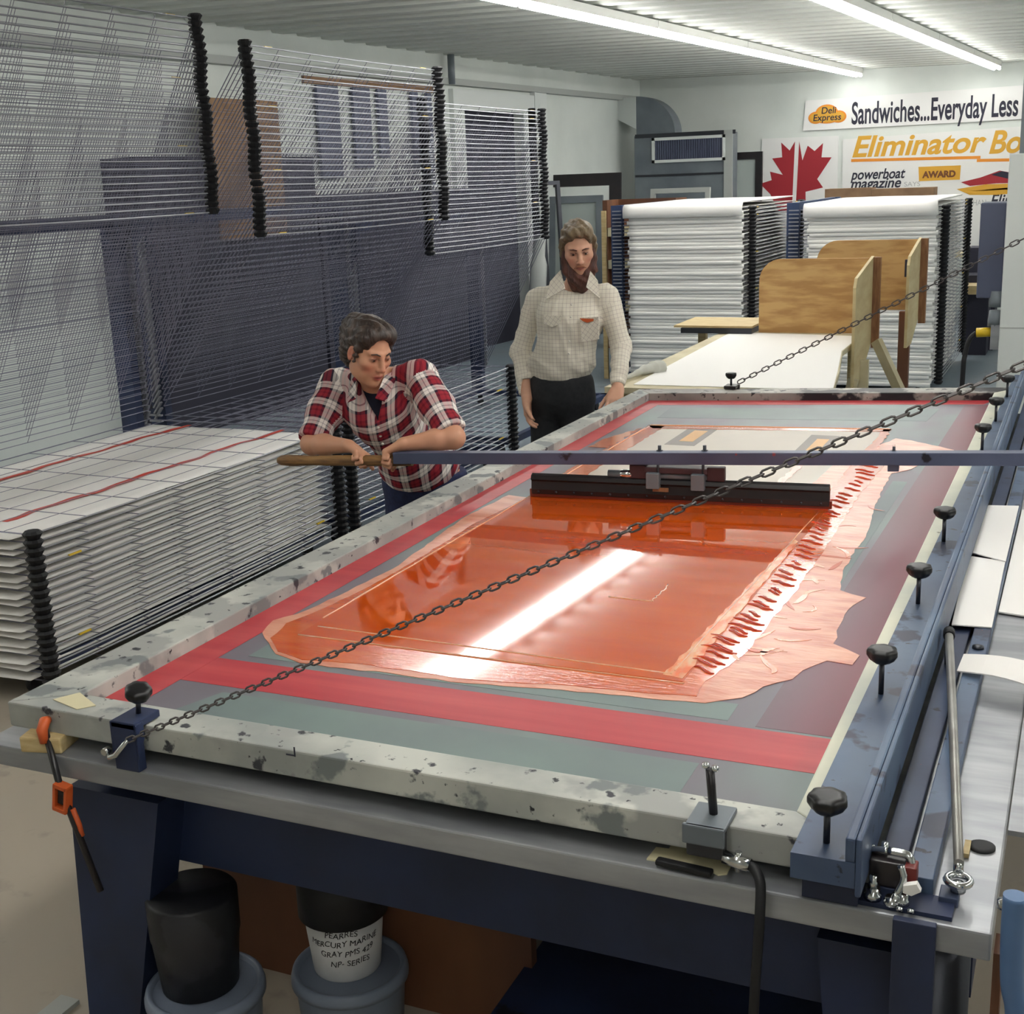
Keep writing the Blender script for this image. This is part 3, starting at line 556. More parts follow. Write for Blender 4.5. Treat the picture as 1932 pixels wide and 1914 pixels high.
for i in range(n):
    k = i*4; fs += [(k, k+4, k+6, k+2), (k+1, k+3, k+7, k+5), (k, k+1, k+5, k+4), (k+2, k+6, k+7, k+3)]
fs += [(0, 2, 3, 1), (n*4, n*4+1, n*4+3, n*4+2)]
mb.add(vsl, fs); tag(mb.build('card_strip', M_paper, None), 'curved white card strip lying across the steel shelf below the papers', 'card')
mb = MB(); mb.lathe((-.105, 2.12, .8605), [(0, 0), (.022, 0), (.022, .004), (.016, .006), (0, .006)], 24); tag(mb.build('rubber_pad', M_rubber, None), 'round black rubber pad on the table beside the rod eye', 'pad')
mb = MB(); mb.lathe((-.185, 3.02, .8925), [(0, 0), (.014, 0), (.013, .006), (.006, .008), (0, .008)], 18); tag(mb.build('bolt_head', M_steel_dk, None), 'dark round bolt head on the blue track below the paper strip', 'bolt')
mb = MB(); mb.box((-.128, 2.10, .8645), (.010, .05, .008)); tag(mb.build('wood_sliver', M_wood, None), 'pale wood sliver standing by the tie rod', 'wood')
# pneumatic fittings at the near right corner
fx, fy = -.225, 1.885
ft = thing('air_fittings', 'cluster of chrome air fittings and valves at the near right corner of the press', 'fitting', (fx, fy, .868))
mb = MB(); mb.bb(-.262, -.205, 1.90, 1.935, .881, .925); mb.build('valve_block', M_black_paint, ft, bevel=.003)
mb = MB(); mb.bb(-.208, -.188, 1.895, 1.925, .893, .925); mb.build('red_cap', mat('dark_red_plastic', (112, 38, 34), .45), ft, bevel=.003)
mb = MB(); mb.prism([(-.205, 1.872, .905), (-.185, 1.872, .912), (-.178, 1.872, .90), (-.192, 1.872, .890), (-.205, 1.872, .893)], .012, (0, 1, 0)); mb.build('white_tag', M_paper, ft)
for pth, r in ((((-.29, 1.93, .925), (-.262, 1.925, .93), (-.235, 1.92, .935)), .006), (((-.235, 1.92, .935), (-.205, 1.918, .934), (-.198, 1.915, .92)), .007), (((-.212, 1.89, .93), (-.206, 1.885, .91), (-.215, 1.878, .885)), .006), (((-.215, 1.878, .885), (-.22, 1.872, .871)), .007)):
    MB().tube(smooth(pth, 4), r, 10).build('pipe', M_chrome, ft)
for x, y, z_, r, h in ((-.252, 1.882, .868, .014, .020), (-.252, 1.882, .888, .008, .02), (-.222, 1.876, .868, .013, .012), (-.205, 1.88, .868, .010, .018), (-.243, 1.935, .925, .007, .016), (-.262, 1.928, .93, .005, .006)):
    MB().lathe((x, y, z_), [(0, 0), (r, 0), (r, h*.5), (r*.8, h*.6), (r*.8, h), (0, h)], 14).build('nut', M_chrome, ft)
for dx in (0, .017): MB().lathe((-.208+dx, 1.862, .8685), [(0, 0), (.006, 0), (.005, .004), (0, .005)], 10).build('screw', M_chrome, ft)
# blue stand at the near right corner (post under the table corner) and dark drum behind it
pb = thing('corner_post', 'blue corner plate and post below the near right table corner', 'post', (-.18, 1.9, 0))
MB().bb(-.215, -.15, 1.838, 1.853, .60, .864).build('plate', M_blue_dark, pb, bevel=.002)
mb = MB(); mb.cyl((-.19, 1.845, .58), (-.19, 1.845, .64), .05, 16); mb.build('knuckle', M_blue, pb)
MB().cyl((-.16, 1.99, 0), (-.16, 1.99, .80), .055, 24).build('drum', M_steel_dk, pb)
sb = thing('side_stand', 'light blue painted stand at the lower right edge of the photo', 'stand', (.0, 1.85, 0))
MB().tube(smooth([(-.040, 1.80, .965), (-.040, 1.80, .90), (-.036, 1.80, .82), (-.026, 1.80, .76), (-.026, 1.80, .6), (-.026, 1.80, .02)]), .017, 14).build('column', mat('sky_blue_paint', (92, 124, 164), .45, c2=(70, 100, 142), scale=4), sb)
MB().bb(-.068, -.055, 1.90, 1.96, .0, .80).build('timber', M_brown, sb)
MB().lathe((-.055, 1.82, .93), [(0, 0), (.010, 0), (.010, .012), (0, .014)], 12).build('bolt', M_chrome, sb)
MB().bb(-.09, .06, 1.74, 1.98, 0, .02).build('foot', M_blue_dark, sb)
# ---- under the table
def pail(x, y, r, h, label, m=M_pail):
    t = thing('pail', label, 'pail', (x, y, 0))
    MB().lathe((x, y, 0), [(0, 0), (r*.86, 0), (r*.96, h-.03), (r*.96, h-.012)], 48).build('body', m, t)
    MB().lathe((x, y, h-.03), [(r*.965, 0), (r*1.03, 0), (r*1.03, .012), (r*1.0, .026), (r*.95, .030), (r*.90, .027), (r*.88, .016), (0, .016)], 48).build('lid', m, t)
    return t
pail(-1.775, 2.06, .135, .22, 'grey-blue lidded pail beside the table leg with the black bucket on it')
pail(-1.495, 2.245, .135, .22, 'grey lidded pail nearer the table centre under the labelled tub')
ax_, ay_ = -1.795, 2.07
mb = MB(); mb.lathe((ax_, ay_, .2065), [(0, 0), (.082, 0), (.088, .004), (.100, .13), (.103, .14), (.104, .235), (.098, .242), (0, .242)], 48); o = mb.build('black_bucket', mat('black_bucket_plastic', (20, 21, 26), .5, c2=(40, 40, 46), scale=7, lo=.5, hi=.54), None); tag(o, 'matt black bucket stacked on the lidded pail by the table leg', 'bucket')
tx, ty = -1.51, 2.26
tb = thing('ink_tub', 'white ink tub with handwritten label and black lid on the right-hand pail', 'tub', (tx, ty, .2065))
MB().lathe((tx, ty, .2065), [(0, 0), (.078, 0), (.080, .004), (.094, .15), (0, .15)], 48).build('body', mat('white_tub', (206, 206, 208), .45), tb)
MB().lathe((tx, ty, .352), [(0, 0), (.098, 0), (.106, .004), (.106, .115), (.100, .12), (0, .12)], 48).build('lid', M_rubber, tb)
M_inkpen = mat('black_marker', (20, 20, 26), .6)
for i, ln in enumerate(('PEARRES', 'MERCURY MARINE', 'GRAY PMS 429', 'NP- SERIES')):
    o = text(ln, .0205, M_inkpen, tb, (0, 0, 0), (1, 0, 0), (0, 0, 1), 'handwriting', shear=.15, extrude=.0004)
    w = max(v.co.x for v in o.data.vertices); zc = .336-i*.026; r = .0805+(.094-.0805)*((zc-.2105)/.146)+.0018; a0 = math.atan2(-ty, -tx)
    for v in o.data.vertices:
        th = -1.02+(v.co.x-w/2+(.006*i-.008))/r; zz = zc+v.co.z+(v.co.x*.03-.004)+.002*math.sin(v.co.x*140+i); v.co = Vector((tx+(r-v.co.y*.0)*math.cos(th), ty+r*math.sin(th), zz))
MB().bb(-2.05, -1.10, 2.42, 2.45, 0, .69).build('board_tmp', M_brown, None)
bd_ = bpy.data.objects['board_tmp']; bd_.name = 'wooden_panel'; tag(bd_, 'dark brown wooden panel standing under the table behind the pails', 'panel')
mb = MB(); mb.bb(-1.07, -.75, 2.6, 2.9, .1905, .47); o = mb.build('cardboard_box', M_brown, None, bevel=.004); tag(o, 'brown cardboard box in the shade under the table right of the labelled tub', 'box')
# kerb strips on the floor at the left leg
mb = MB(); mb.bb(-2.30, -2.24, 1.2, 2.12, 0, .012); tag(mb.build('floor_batten', M_trim, None), 'pale batten lying on the floor by the near left table leg', 'batten')
# ================================================================== drying racks
def wire(mb, a, b, w, sag=0., n=1):
    """square wire; with sag it hangs between its ends"""
    a = V(a); b = V(b); d = (b-a).normalized(); x, y = frame_of(d); o = len(mb.v)
    for i in range(n+1):
        u = i/n; p = a.lerp(b, u)-Vector((0, 0, sag*4*u*(1-u)))
        for k in range(4): mb.v.append(tuple(p+x*(w*(1, 0, -1, 0)[k])+y*(w*(0, 1, 0, -1)[k])))
    for i in range(n):
        for k in range(4): mb.f.append((o+i*4+k, o+i*4+(k+1) % 4, o+i*4+4+(k+1) % 4, o+i*4+4+k)); mb.sm.append(False)
def tray_mesh(LX, LY, name='tray'):
    mb = MB(); sg = .012
    for k in range(10):                                  # long wires
        x = LX*k/9; wire(mb, (x, 0, .004 if 0 < k < 9 else 0), (x, LY, .004 if 0 < k < 9 else 0), .0044 if k == 9 else .0030 if k == 0 else .0014, sg*(.4+.6*k/9), 8)
    ys = [LY*k/7 for k in range(8)]
    for k, y in enumerate(ys):                           # cross wires
        s_ = sg*4*(k/7)*(1-k/7); wire(mb, (0, y, -s_*.4), (LX, y, -s_), .0032 if k in (0, 7) else .0019)
    mb.box((-.055, -.012, 0), (.09, .02, .010)); mb.box((-.055, LY+.012, 0), (.09, .02, .010))     # hinge pins either side of the posts
    me = bpy.data.meshes.new(name); me.from_pydata(mb.v, [], mb.f); me.materials.append(M_wire); me.materials.append(M_rod)
    i0 = 9*8*4; me.polygons.foreach_set('material_index', [1 if i0 <= i < i0+32 or i >= len(mb.f)-12 else 0 for i in range(len(mb.f))]); return me
def cap_mesh():
    mb = MB(); mb.lathe((0, 0, -.017), [(0, 0), (.026, .0), (.031, .008), (.041, .024), (.030, .0345), (0, .0348)], 10, smooth=False); mb.cyl((-.04, 0, 0), (.0, 0, 0), .011, 8)
    me = bpy.data.meshes.new('corner_cap'); me.from_pydata(mb.v, [], mb.f); me.materials.append(M_rubber); return me
ME_cap = cap_mesh()
mbt = MB(); mbt.cyl((0, -.035, 0), (0, .035, 0), .0055, 8); ME_tab = bpy.data.meshes.new('yellow_tab'); ME_tab.from_pydata(mbt.v, [], mbt.f); ME_tab.materials.append(M_yellow)
LX = 1.27
def rack(label, xh, y0, y1, n_low, z0, n_up, angle, zu0=None, dz=.0345, frame=M_blue_dark, post_top=1.9, caps=True):
    t = thing('drying_rack', label, 'drying rack', (xh+.6, (y0+y1)/2, 0), 'wire-tray drying racks')
    LY = y1-y0; me = tray_mesh(LX, LY)
    fb = MB(); x1 = xh+LX+.02
    for y in (y0+.06, y1-.10): fb.bb(xh-.12, x1-.10, y, y+.05, .10, .15)
    for x in (xh-.12, x1-.15): fb.bb(x, x+.05, y0+.06, y1-.05, .10, .15)
    fb.build('base_frame', frame, t)
    for x in (xh-.05, x1-.20):
        for y in (y0+.09, y1-.08):
            w = MB(); w.cyl((x-.014, y, .04), (x+.014, y, .04), .04, 14); w.bb(x-.02, x+.02, y-.012, y+.012, .06, .10); w.build('caster', M_rubber, t)
    for y in (y0+.03, y1-.09):
        p = MB(); p.bb(xh-.13, xh-.015, y, y+.06, .15, post_top)
        p.build('hinge_post', frame, t)
    MB().bb(xh-.11, xh-.06, y0+.09, y1-.09, post_top-.07, post_top).build('top_rail', frame, t)
    if zu0 is None: zu0 = z0+n_low*dz+.02
    for i in range(n_low+n_up):
        up = i >= n_low
        o = link('tray', me, None, t, (xh, y0, z0+i*dz if not up else zu0+(i-n_low)*dz))
        if up: o.rotation_euler = (0, -math.radians(angle+.35*math.sin(i*.7)), 0)
        for y in ((0, LY) if caps else ()):
            c = sub('corner_cap', ME_cap, None, o); c.location = (LX+.008, y, 0)
            if up: c.rotation_euler = (0, math.radians(angle), 0)
        if i % 10 == (4 if not up else 9) or i == n_low+n_up-1:
            for y in (.22, LY-.20): c = sub('yellow_tab', ME_tab, None, o); c.location = (LX, y, 0)
    return t
rack('near drying rack with printed sheets in its lower trays and upper trays tipped up', -5.02, 3.63, 5.88, 19, .10, 30, 62)
rack('second drying rack from the camera, empty lower trays, behind the woman', -5.02, 6.02, 8.26, 19, .10, 30, 51)
rack('third drying rack with all trays tipped up, in front of the dark doorway', -5.05, 8.42, 10.62, 0, .36, 32, 61, zu0=.40, post_top=1.75)
mb = MB(); q = V((-4.3376, 8.4000, 0.8026)); mb.box((-3.79, 9.0, .125), (.006, .24, .045)); 
RK3 = [o for o in bpy.data.objects if o.name.startswith('drying_rack')][-1]; mb.build('white_label', M_paper, RK3)
far_frame = splatter('blue_rack_paint', (52, 72, 108), (42, 58, 92), [((30, 40, 60), 8, .68)], .5)
rack('far drying rack full of white board, left of the plywood stops', -4.20, 12.02, 14.2, 47, .10, 0, 0, frame=far_frame, post_top=1.74)
rack('far drying rack full of white board, behind the plywood stops', -2.48, 12.02, 14.2, 46, .10, 0, 0, frame=far_frame, post_top=1.72)
# ---- printed sheets in the near rack
def sheet_mesh(LXs, LYs, wav, seed, droop=.0, th=.0022, arc=.009):
    r = random.Random(seed); nx, ny = 14, 26; ph = [r.uniform(0, 6.28) for _ in range(4)]; vs_ = []; fs_ = []; up_ = []
    for j in range(ny+1):
        v = j/ny
        for i in range(nx+1):
            u = i/nx; e = max(0, 1-v*6) if not droop else .3; z = wav*(math.sin(u*7+ph[0])*.5+.5)*e*.9+wav*.25*(math.sin(u*11+v*9+ph[1])*.5+.5)
            yy = LYs*v; fi = 0.
            if droop and j < 8:              # the near end folds over and hangs down in front of the tray
                rad = arc; fi = PI/2 if j < 2 else PI/2*(1-(j-1)/6); yy = rad*(1-math.sin(fi)); z -= rad*(1-math.cos(fi))+(droop-rad if j == 0 else 0)
            vs_.append((LXs*u, yy+(.008*math.sin(u*5+ph[2])*e if not droop else .002*math.sin(u*5+ph[2])), z)); up_.append((0, -th*math.sin(fi), th*math.cos(fi)))
    N_ = len(vs_); vs_ = vs_+[(x+p, y+q, z+r_) for (x, y, z), (p, q, r_) in zip(vs_, up_)]
    for j in range(ny):
        for i in range(nx):
            a = j*(nx+1)+i; q = (a, a+1, a+nx+2, a+nx+1); fs_.append(tuple(reversed(q))); fs_.append(tuple(N_+k for k in q))
    ring = [i for i in range(nx+1)]+[j*(nx+1)+nx for j in range(1, ny+1)]+[ny*(nx+1)+i for i in range(nx-1, -1, -1)]+[j*(nx+1) for j in range(ny-1, 0, -1)]
    for k in range(len(ring)): a, b = ring[k], ring[(k+1) % len(ring)]; fs_.append((a, b, N_+b, N_+a))
    me = bpy.data.meshes.new('printed_sheet'); me.from_pydata(vs_, [], fs_); me.polygons.foreach_set('use_smooth', [True]*len(fs_)); me.update(); return me
var = []
for k in range(4): m_ = sheet_mesh(1.16, 2.27, .017, k); m_.materials.append(M_paper); var.append(m_)
def stripe_mesh(x, seed):
    r = random.Random(seed); mb = MB(); n = 40; L_ = []; R_ = []
    for i in range(n+1):
        y = .24+(2.06)*i/n; dx = .010*math.sin(i*.5+seed)+.006*math.sin(i*1.3); w = .016+.003*math.sin(i*.9)
        L_.append((x+dx-w, y)); R_.append((x+dx+w, y))
    for i in range(n): mb.prism([(*L_[i], .0075), (*R_[i], .0075), (*R_[i+1], .0075), (*L_[i+1], .0075)], .0012)
    me = bpy.data.meshes.new('red_stripe'); me.from_pydata(mb.v, [], mb.f); me.materials.append(M_red_ink); return me
ST = [stripe_mesh(.24, 1), stripe_mesh(.86, 2)]
ST = [stripe_mesh((-4.7392, 5.1429, 0.7000)[0]+4.97, 1), stripe_mesh((-4.0881, 4.8175, 0.7000)[0]+4.97, 2)]
for i in range(18):
    lab = 'white printed sheet lying in the lower trays of the near drying rack' if i < 17 else 'topmost white sheet in the near drying rack, printed with two wavy red stripes'
    o = link('printed_sheet', var[i % 4], None, None, (-4.97, 3.575, .10+i*.0345+.0062)); tag(o, lab, 'sheet', 'printed sheets in the near drying rack' if i < 17 else None)
    if i == 17:
        for s_ in ST: sub('red_stripe', s_, None, o)
# ---- white board stock in the two far racks
for (xh, n, lab) in ((-4.20, 47, 'white board sheet in the far drying rack left of the plywood stops'), (-2.48, 46, 'white board sheet in the far drying rack behind the plywood stops')):
    vv = []
    for k in range(3): m_ = sheet_mesh(1.12, 2.2, .002, 20+k, droop=.036, th=.004); m_.name = 'board_sheet'; m_.materials.append(M_foam); vv.append(m_)
    for i in range(n):
        o = link('board_sheet', vv[i % 3], None, None, (xh+.10+.012*math.sin(i*2.3), 11.90+.006*math.sin(i*1.7), .10+i*.0345+.0062)); tag(o, lab, 'sheet', 'white board sheets %s' % ('left of the plywood stops' if xh < -3 else 'behind the plywood stops'))
    m_ = sheet_mesh(1.16, 2.2, .01, 31, droop=.115, th=.012, arc=.05); m_.materials.append(M_foam); m_.name = 'board_sheet'
    o = link('board_sheet', m_, None, None, (xh+.06, 11.86, .10+n*.0345+.012)); tag(o, 'topmost curling white board on the rack %s' % ('left of the plywood stops' if xh < -3 else 'behind the plywood stops'), 'sheet')
# ================================================================== delivery table and plywood stops
t = thing('delivery_table', 'low cream-edged work table behind the press holding one white sheet', 'table', (-1.9, 8.4, 0))
MB().prism([(-2.50, 6.80, .81), (-1.22, 6.80, .81), (-1.32, 7.6, .81), (-1.46, 8.5, .81), (-1.46, 9.40, .81), (-2.52, 9.60, .81)], .035).build('table_top', M_cream_wood, t)
for x in (-2.45, -1.56):
    for y in (6.9, 9.30): MB().bb(x, x+.07, y, y+.07, 0, .81).build('leg', M_wood, t)
paper([(-2.36, 6.90), (-1.235, 6.92), (-1.33, 7.6), (-1.465, 8.5), (-1.465, 9.28), (-2.44, 9.40)], .8465, .003, 'large blank white sheet lying on the table behind the press', 'large_sheet')
b = thing('side_board', 'cream plywood board and grey metal tray jutting left from the table behind the press', 'board', (-2.6, 9.6, 0))
MB().bb(-2.86, -2.26, 9.32, 9.9, .89, .905).build('board', M_wood, b)
MB().bb(-2.80, -2.26, 9.30, 9.62, .85, .888).build('metal_tray', M_steel_dk, b)
for x in (-2.78, -2.4): MB().bb(x, x+.06, 9.7, 9.76, 0, .89).build('leg', M_wood, b)
rb = thing('rag', 'grey-white rag on the near left corner of the table behind the press', 'rag', (-2.42, 7.25, .845))
mb = MB(); mb.tube(smooth([(-2.46, 6.98, .862), (-2.44, 7.12, .868), (-2.42, 7.26, .875), (-2.39, 7.38, .872), (-2.36, 7.46, .86)]), [.012]*4+[.014]*4+[.02]*4+[.03]*5+[.045]*3+[.05]*3+[.03]*2, 10); mb.build('cloth', mat('grey_white_cloth', (190, 190, 180), .9), rb)
def plywood_stop(label, xb0, xs, yb, ys0, z0, z1, zlow, r=.16):
    t = thing('plywood_stop', label, 'plywood stop', (xs-.4, yb, 0), 'plywood sheet stops'); th = .02
    poly = [(xb0, z0), (xs, z0), (xs, z1)]+[(xb0+r-r*math.sin(a), z1-r+r*math.cos(a)) for a in [PI/2*i/8 for i in range(9)]]
    mb = MB(); mb.prism([(x, yb, z) for x, z in poly], th, (0, 1, 0)); mb.build('back_panel', M_ply, t)
    side = [(ys0, zlow), (ys0, z1-.15), (ys0+.05, z1-.09), (yb+.04, z1+.012), (yb+.04, z0-.05), (ys0+.25, zlow)]
    mb = MB(); mb.prism([(xs, y, z) for y, z in side], th, (1, 0, 0)); mb.build('side_panel', mat('pale_plywood', (206, 190, 146), .65, c2=(190, 168, 122), scale=3, stretch=(1, 1, 4)), t)
    MB().bb(xs+th, xs+th+.05, yb+.0, yb+.055, z0-.10, z1+.005).build('batten', M_batten, t)
    return t
p1 = plywood_stop('nearer L-shaped plywood stop with a rounded corner behind the white sheet', -2.235, -1.44, 9.42, 8.72, .848, 1.385, .56)
p2 = plywood_stop('farther L-shaped plywood stop with a rounded corner behind the first one', -1.95, -1.20, 10.1, 9.50, .95, 1.475, .74)
MB().bb(-1.222, -1.199, 9.56, 9.62, 1.24, 1.36).build('slot', M_dark, p2)
for pts_ in (((-1.40, 9.0, 0), (-1.40, 9.0, .72)), ((-1.38, 9.42, .80), (-1.17, 9.30, .42)), ((-1.17, 9.30, .42), (-1.42, 9.02, .08)), ((-1.55, 8.75, .0), (-1.43, 8.78, .62))):
    a, b_ = V(pts_[0]), V(pts_[1]); d = (b_-a); x, y = frame_of(d); mb = MB(); mb.box((a+b_)/2, (.045, .07, d.length), Matrix((x, y, d.normalized())).transposed()); mb.build('brace', M_cream_wood, p1)
MB().bb(-1.30, -1.22, 9.95, 10.02, 0, .95).build('leg', M_brown, p2)
MB().bb(-1.9, -1.83, 9.95, 10.02, 0, .95).build('leg', M_brown, p2)
# white machine cabinet at the right edge with its slate junction box
cx = -.455
t = thing('machine_cabinet', 'tall white machine cabinet at the right edge beyond the press', 'cabinet', (.3, 8.4, 0))
MB().bb(cx, 1.2, 7.7, 8.9, 0, 2.05).build('cabinet_body', M_white_paint, t, bevel=.006)
MB().bb(cx-.003, 1.19, 7.697, 7.70, 1.10, 1.105).build('seam', M_trim, t)
MB().bb(cx+.034, cx+.064, 8.0, 8.05, 1.75, 3.29).build('conduit', M_galv, t)
MB().bb(cx-.14, cx-.003, 7.78, 8.05, 1.26, 1.79).build('junction_box', M_grey_box, t, bevel=.008)
for z_ in (1.14, 1.25): MB().lathe((cx-.03, 7.80, z_-.04), [(0, 0), (.04, 0), (.042, .03), (.036, .09), (0, .09)], 16).build('conduit_fitting', M_galv, t)
MB().bb(cx-.05, cx-.003, 7.76, 7.86, .97, 1.11).build('outlet_box', M_steel, t)
cd = thing('power_cord', 'black power cord with a yellow plug hanging from the white machine cabinet', 'cord', (cx-.1, 7.8, .0))
MB().cyl((cx-.05, 7.81, 1.065), (cx-.13, 7.81, 1.06), .027, 14).build('plug', M_yellow, cd)
MB().tube(smooth([(cx-.13, 7.81, 1.06), (cx-.165, 7.80, 1.02), (cx-.185, 7.79, .93), (cx-.19, 7.78, .82), (cx-.19, 7.78, .4), (cx-.18, 7.8, .016), (cx+.0, 7.6, .016)]), .014, 10).build('cable', M_rubber, cd)
# ================================================================== left wall clutter
def on_wall(name, label, cat, y0, y1, z0, z1, d, m, d0=.0):
    o = wall_seg(MB(), y0, y1, z0, z1, d0, d0+d).build(name, m, None); return tag(o, label, cat)
on_wall('storage_cabinet', 'dark tall storage cabinet against the left wall behind the drying racks', 'cabinet', 8.3, 10.6, 0, 2.30, .35, M_dark, .005)
on_wall('storage_cabinet', 'long dark low cabinet on the left wall behind the second and third racks', 'cabinet', 10.65, 13.65, 0, 1.95, .35, M_dark, .005)
on_wall('plywood_sheet', 'brown wood sheet leaning on the dark cabinet behind the racks', 'board', 9.2, 10.1, 1.6, 2.78, .02, M_card, .36)
sr = thing('tool_rail', 'tan wooden rail high on the left wall hung with dark squeegees', 'rail', (WX(12.1), 12.1, 2.6))
wall_seg(MB(), 11.0, 13.35, 3.0, 3.07, .0, .03).build('rail', M_card, sr)
for y, w, z_ in ((11.15, .35, 2.1), (11.75, .3, 2.2), (12.2, .16, 2.3), (12.85, .12, 2.2), (13.15, .1, 2.0)):
    o = wall_seg(MB(), y, y+w, z_, 2.99, .03, .06).build('hanging_squeegee', M_grey_box, None); tag(o, 'dark squeegee hanging from the tan wall rail behind the racks', 'squeegee', 'squeegees hung on the tan rail')
MB().cyl((WX(13.6)+.12, 13.6, 3.10), (WX(13.6)+.12, 13.6, 3.42), .04, 12).build('conduit_tmp', M_galv, None)
o = bpy.data.objects['conduit_tmp']; o.name = 'ceiling_pipe'; tag(o, 'short grey pipe between the ceiling and the ledge above the doorway', 'pipe')
rl = MB(); rl.tube([V((-6.4788, 15.2000, 2.8732)), V((-6.4497, 15.1500, 2.0774)), V((-6.4182, 15.1000, 1.3327))], .05, 8); tag(rl.build('door_seal', M_rubber, None), 'black rubber strip hanging down the right side of the doorway', 'strip')
bag = MB(); bag.tube(smooth([V((-6.4789, 15.3000, 2.6547)), V((-6.4142, 15.2000, 1.6223)), V((-6.4512, 15.2000, 0.9638)), V((-6.5063, 15.2000, 0.2223))]), [.05]*6+[.08]*6+[.11]*6+[.09], 12); tag(bag.build('plastic_curtain', mat('clear_film', (206, 210, 206), .3), None), 'gathered pale plastic curtain tied back beside the doorway', 'curtain')
# ================================================================== back wall
YB = 19.29
t = thing('air_handler', 'big grey air handler with a curved duct in the far left corner', 'air handler', (-5.4, 18.8, 0))
MB().bb(-6.20, -4.78, 18.3, 18.72, 0, 2.58).build('casing', M_galv, t, bevel=.01)
MB().bb(-4.86, -4.74, 18.27, 18.30, 0, 2.60).build('corner_angle', M_trim, t)
MB().bb(-6.18, -4.70, 18.285, 18.30, 2.545, 2.60).build('top_flange', M_steel_dk, t)
MB().bb(-6.18, -4.86, 18.285, 18.30, 2.0, 2.03).build('seam', M_steel_dk, t)
g = MB()
for a in ((-5.92, -4.84, 2.50, 2.54), (-5.92, -4.84, 2.19, 2.23), (-5.92, -5.88, 2.19, 2.54), (-4.88, -4.84, 2.19, 2.54)): g.bb(a[0], a[1], 18.26, 18.30, a[2], a[3])
gf = g.build('grille_frame', M_white_paint, t)
g = MB()
for i in range(30): x = -5.87+i*.0335; g.bb(x, x+.02, 18.275, 18.295, 2.23, 2.50)
g.bb(-5.88, -4.88, 18.292, 18.299, 2.23, 2.5); g.build('louvre', M_grey_box, gf)
mb = MB(); n = 14; P = []
for i in range(n+1):
    a = PI/2*i/n; P.append((-6.18+.58*math.sin(a), 2.60+.53*math.cos(a)))
mb.prism([(x, 18.35, z) for x, z in P]+[(-6.18, 18.35, 2.60)], .35, (0, 1, 0)); mb.build('duct_elbow', M_galv, t)
mb = MB(); mb.prism([(-6.57, 18.5, 3.14), (-6.18, 18.34, 3.12), (-6.18, 18.34, 2.68), (-6.57, 18.5, 2.86)], .5, (0, 1, 0)); mb.build('duct_transition', M_white_paint, t)
# leaning frames, pole and shelf in the corner
def open_frame(name, label, c, w, h, tilt, yaw, bar, m, cat='frame', inner=None):
    t = thing(name, label, cat, c); R = Matrix.Rotation(yaw, 3, 'Z') @ Matrix.Rotation(tilt, 3, 'X'); c = V(c)
    for (x, z_, sx, sz) in ((0, bar/2, w, bar), (0, h-bar/2, w, bar), (-w/2+bar/2, h/2, bar, h-2*bar), (w/2-bar/2, h/2, bar, h-2*bar)):
        MB().box(c+R @ Vector((x, 0, z_)), (sx, .05, sz), R).build('frame_bar', m, t)
    if inner: MB().box(c+R @ Vector((0, .01, h/2)), (w-2*bar, .006, h-2*bar), R).build('mesh_fabric', inner, t)
    return t
M_mesh_pale = mat('pale_screen_mesh', (170, 180, 176), .5)
open_frame('screen_frame', 'large black rounded frame leaning against the left wall at the back', (-6.28, 16.2, 0), 1.10, 2.08, -.10, .15, .16, M_black_paint)
open_frame('screen_frame', 'grey inner frame leaning inside the large black frame', (-6.26, 15.95, 0), .74, 1.80, -.10, .12, .09, M_galv, inner=M_mesh_pale)
open_frame('screen_frame', 'dark frame at the left end of the leaning frames by the doorway', (-6.42, 15.75, 0), .30, 2.0, -.08, .9, .05, M_steel_dk)
open_frame('screen_frame', 'pale small frame leaning in front of the air handler', (-4.85, 15.9, 0), .78, 1.86, -.12, 0, .06, M_trim)
open_frame('screen_frame', 'black upright frame between the air handler and the maple leaf banner', (-4.80, 18.98, 0), .62, 2.30, -.03, 0, .10, M_black_paint, inner=M_mesh_pale)
mb = MB(); mb.tube([V((-4.3965, 11.9000, 0.9783)), V((-4.4222, 12.1000, 1.6826))], .022, 8); 
pl = MB(); a = V((-4.4951, 12.3000, 1.6877)); pl.box((a.x, 12.3, a.z/2), (.045, .03, a.z)); tag(pl.build('wood_pole', M_wood, None), 'pale wood pole standing behind the man', 'pole')
t = thing('wood_shelf', 'brown shelf unit with pale boards behind the man, left of the white stock', 'shelf', (-5.0, 14.6, 0))
MB().bb(-5.35, -4.45, 15.0, 15.05, 0, 1.75).build('back_panel', M_brown, t)
for z_ in (.45, .95, 1.33): MB().bb(-5.35, -4.45, 14.6, 15.0, z_, z_+.10).build('shelf_board', M_cream_wood, t)
MB().bb(-5.35, -5.29, 14.6, 15.0, 0, 1.75).build('side_panel', M_brown, t); MB().bb(-4.51, -4.45, 14.6, 15.0, 0, 1.75).build('side_panel', M_brown, t)
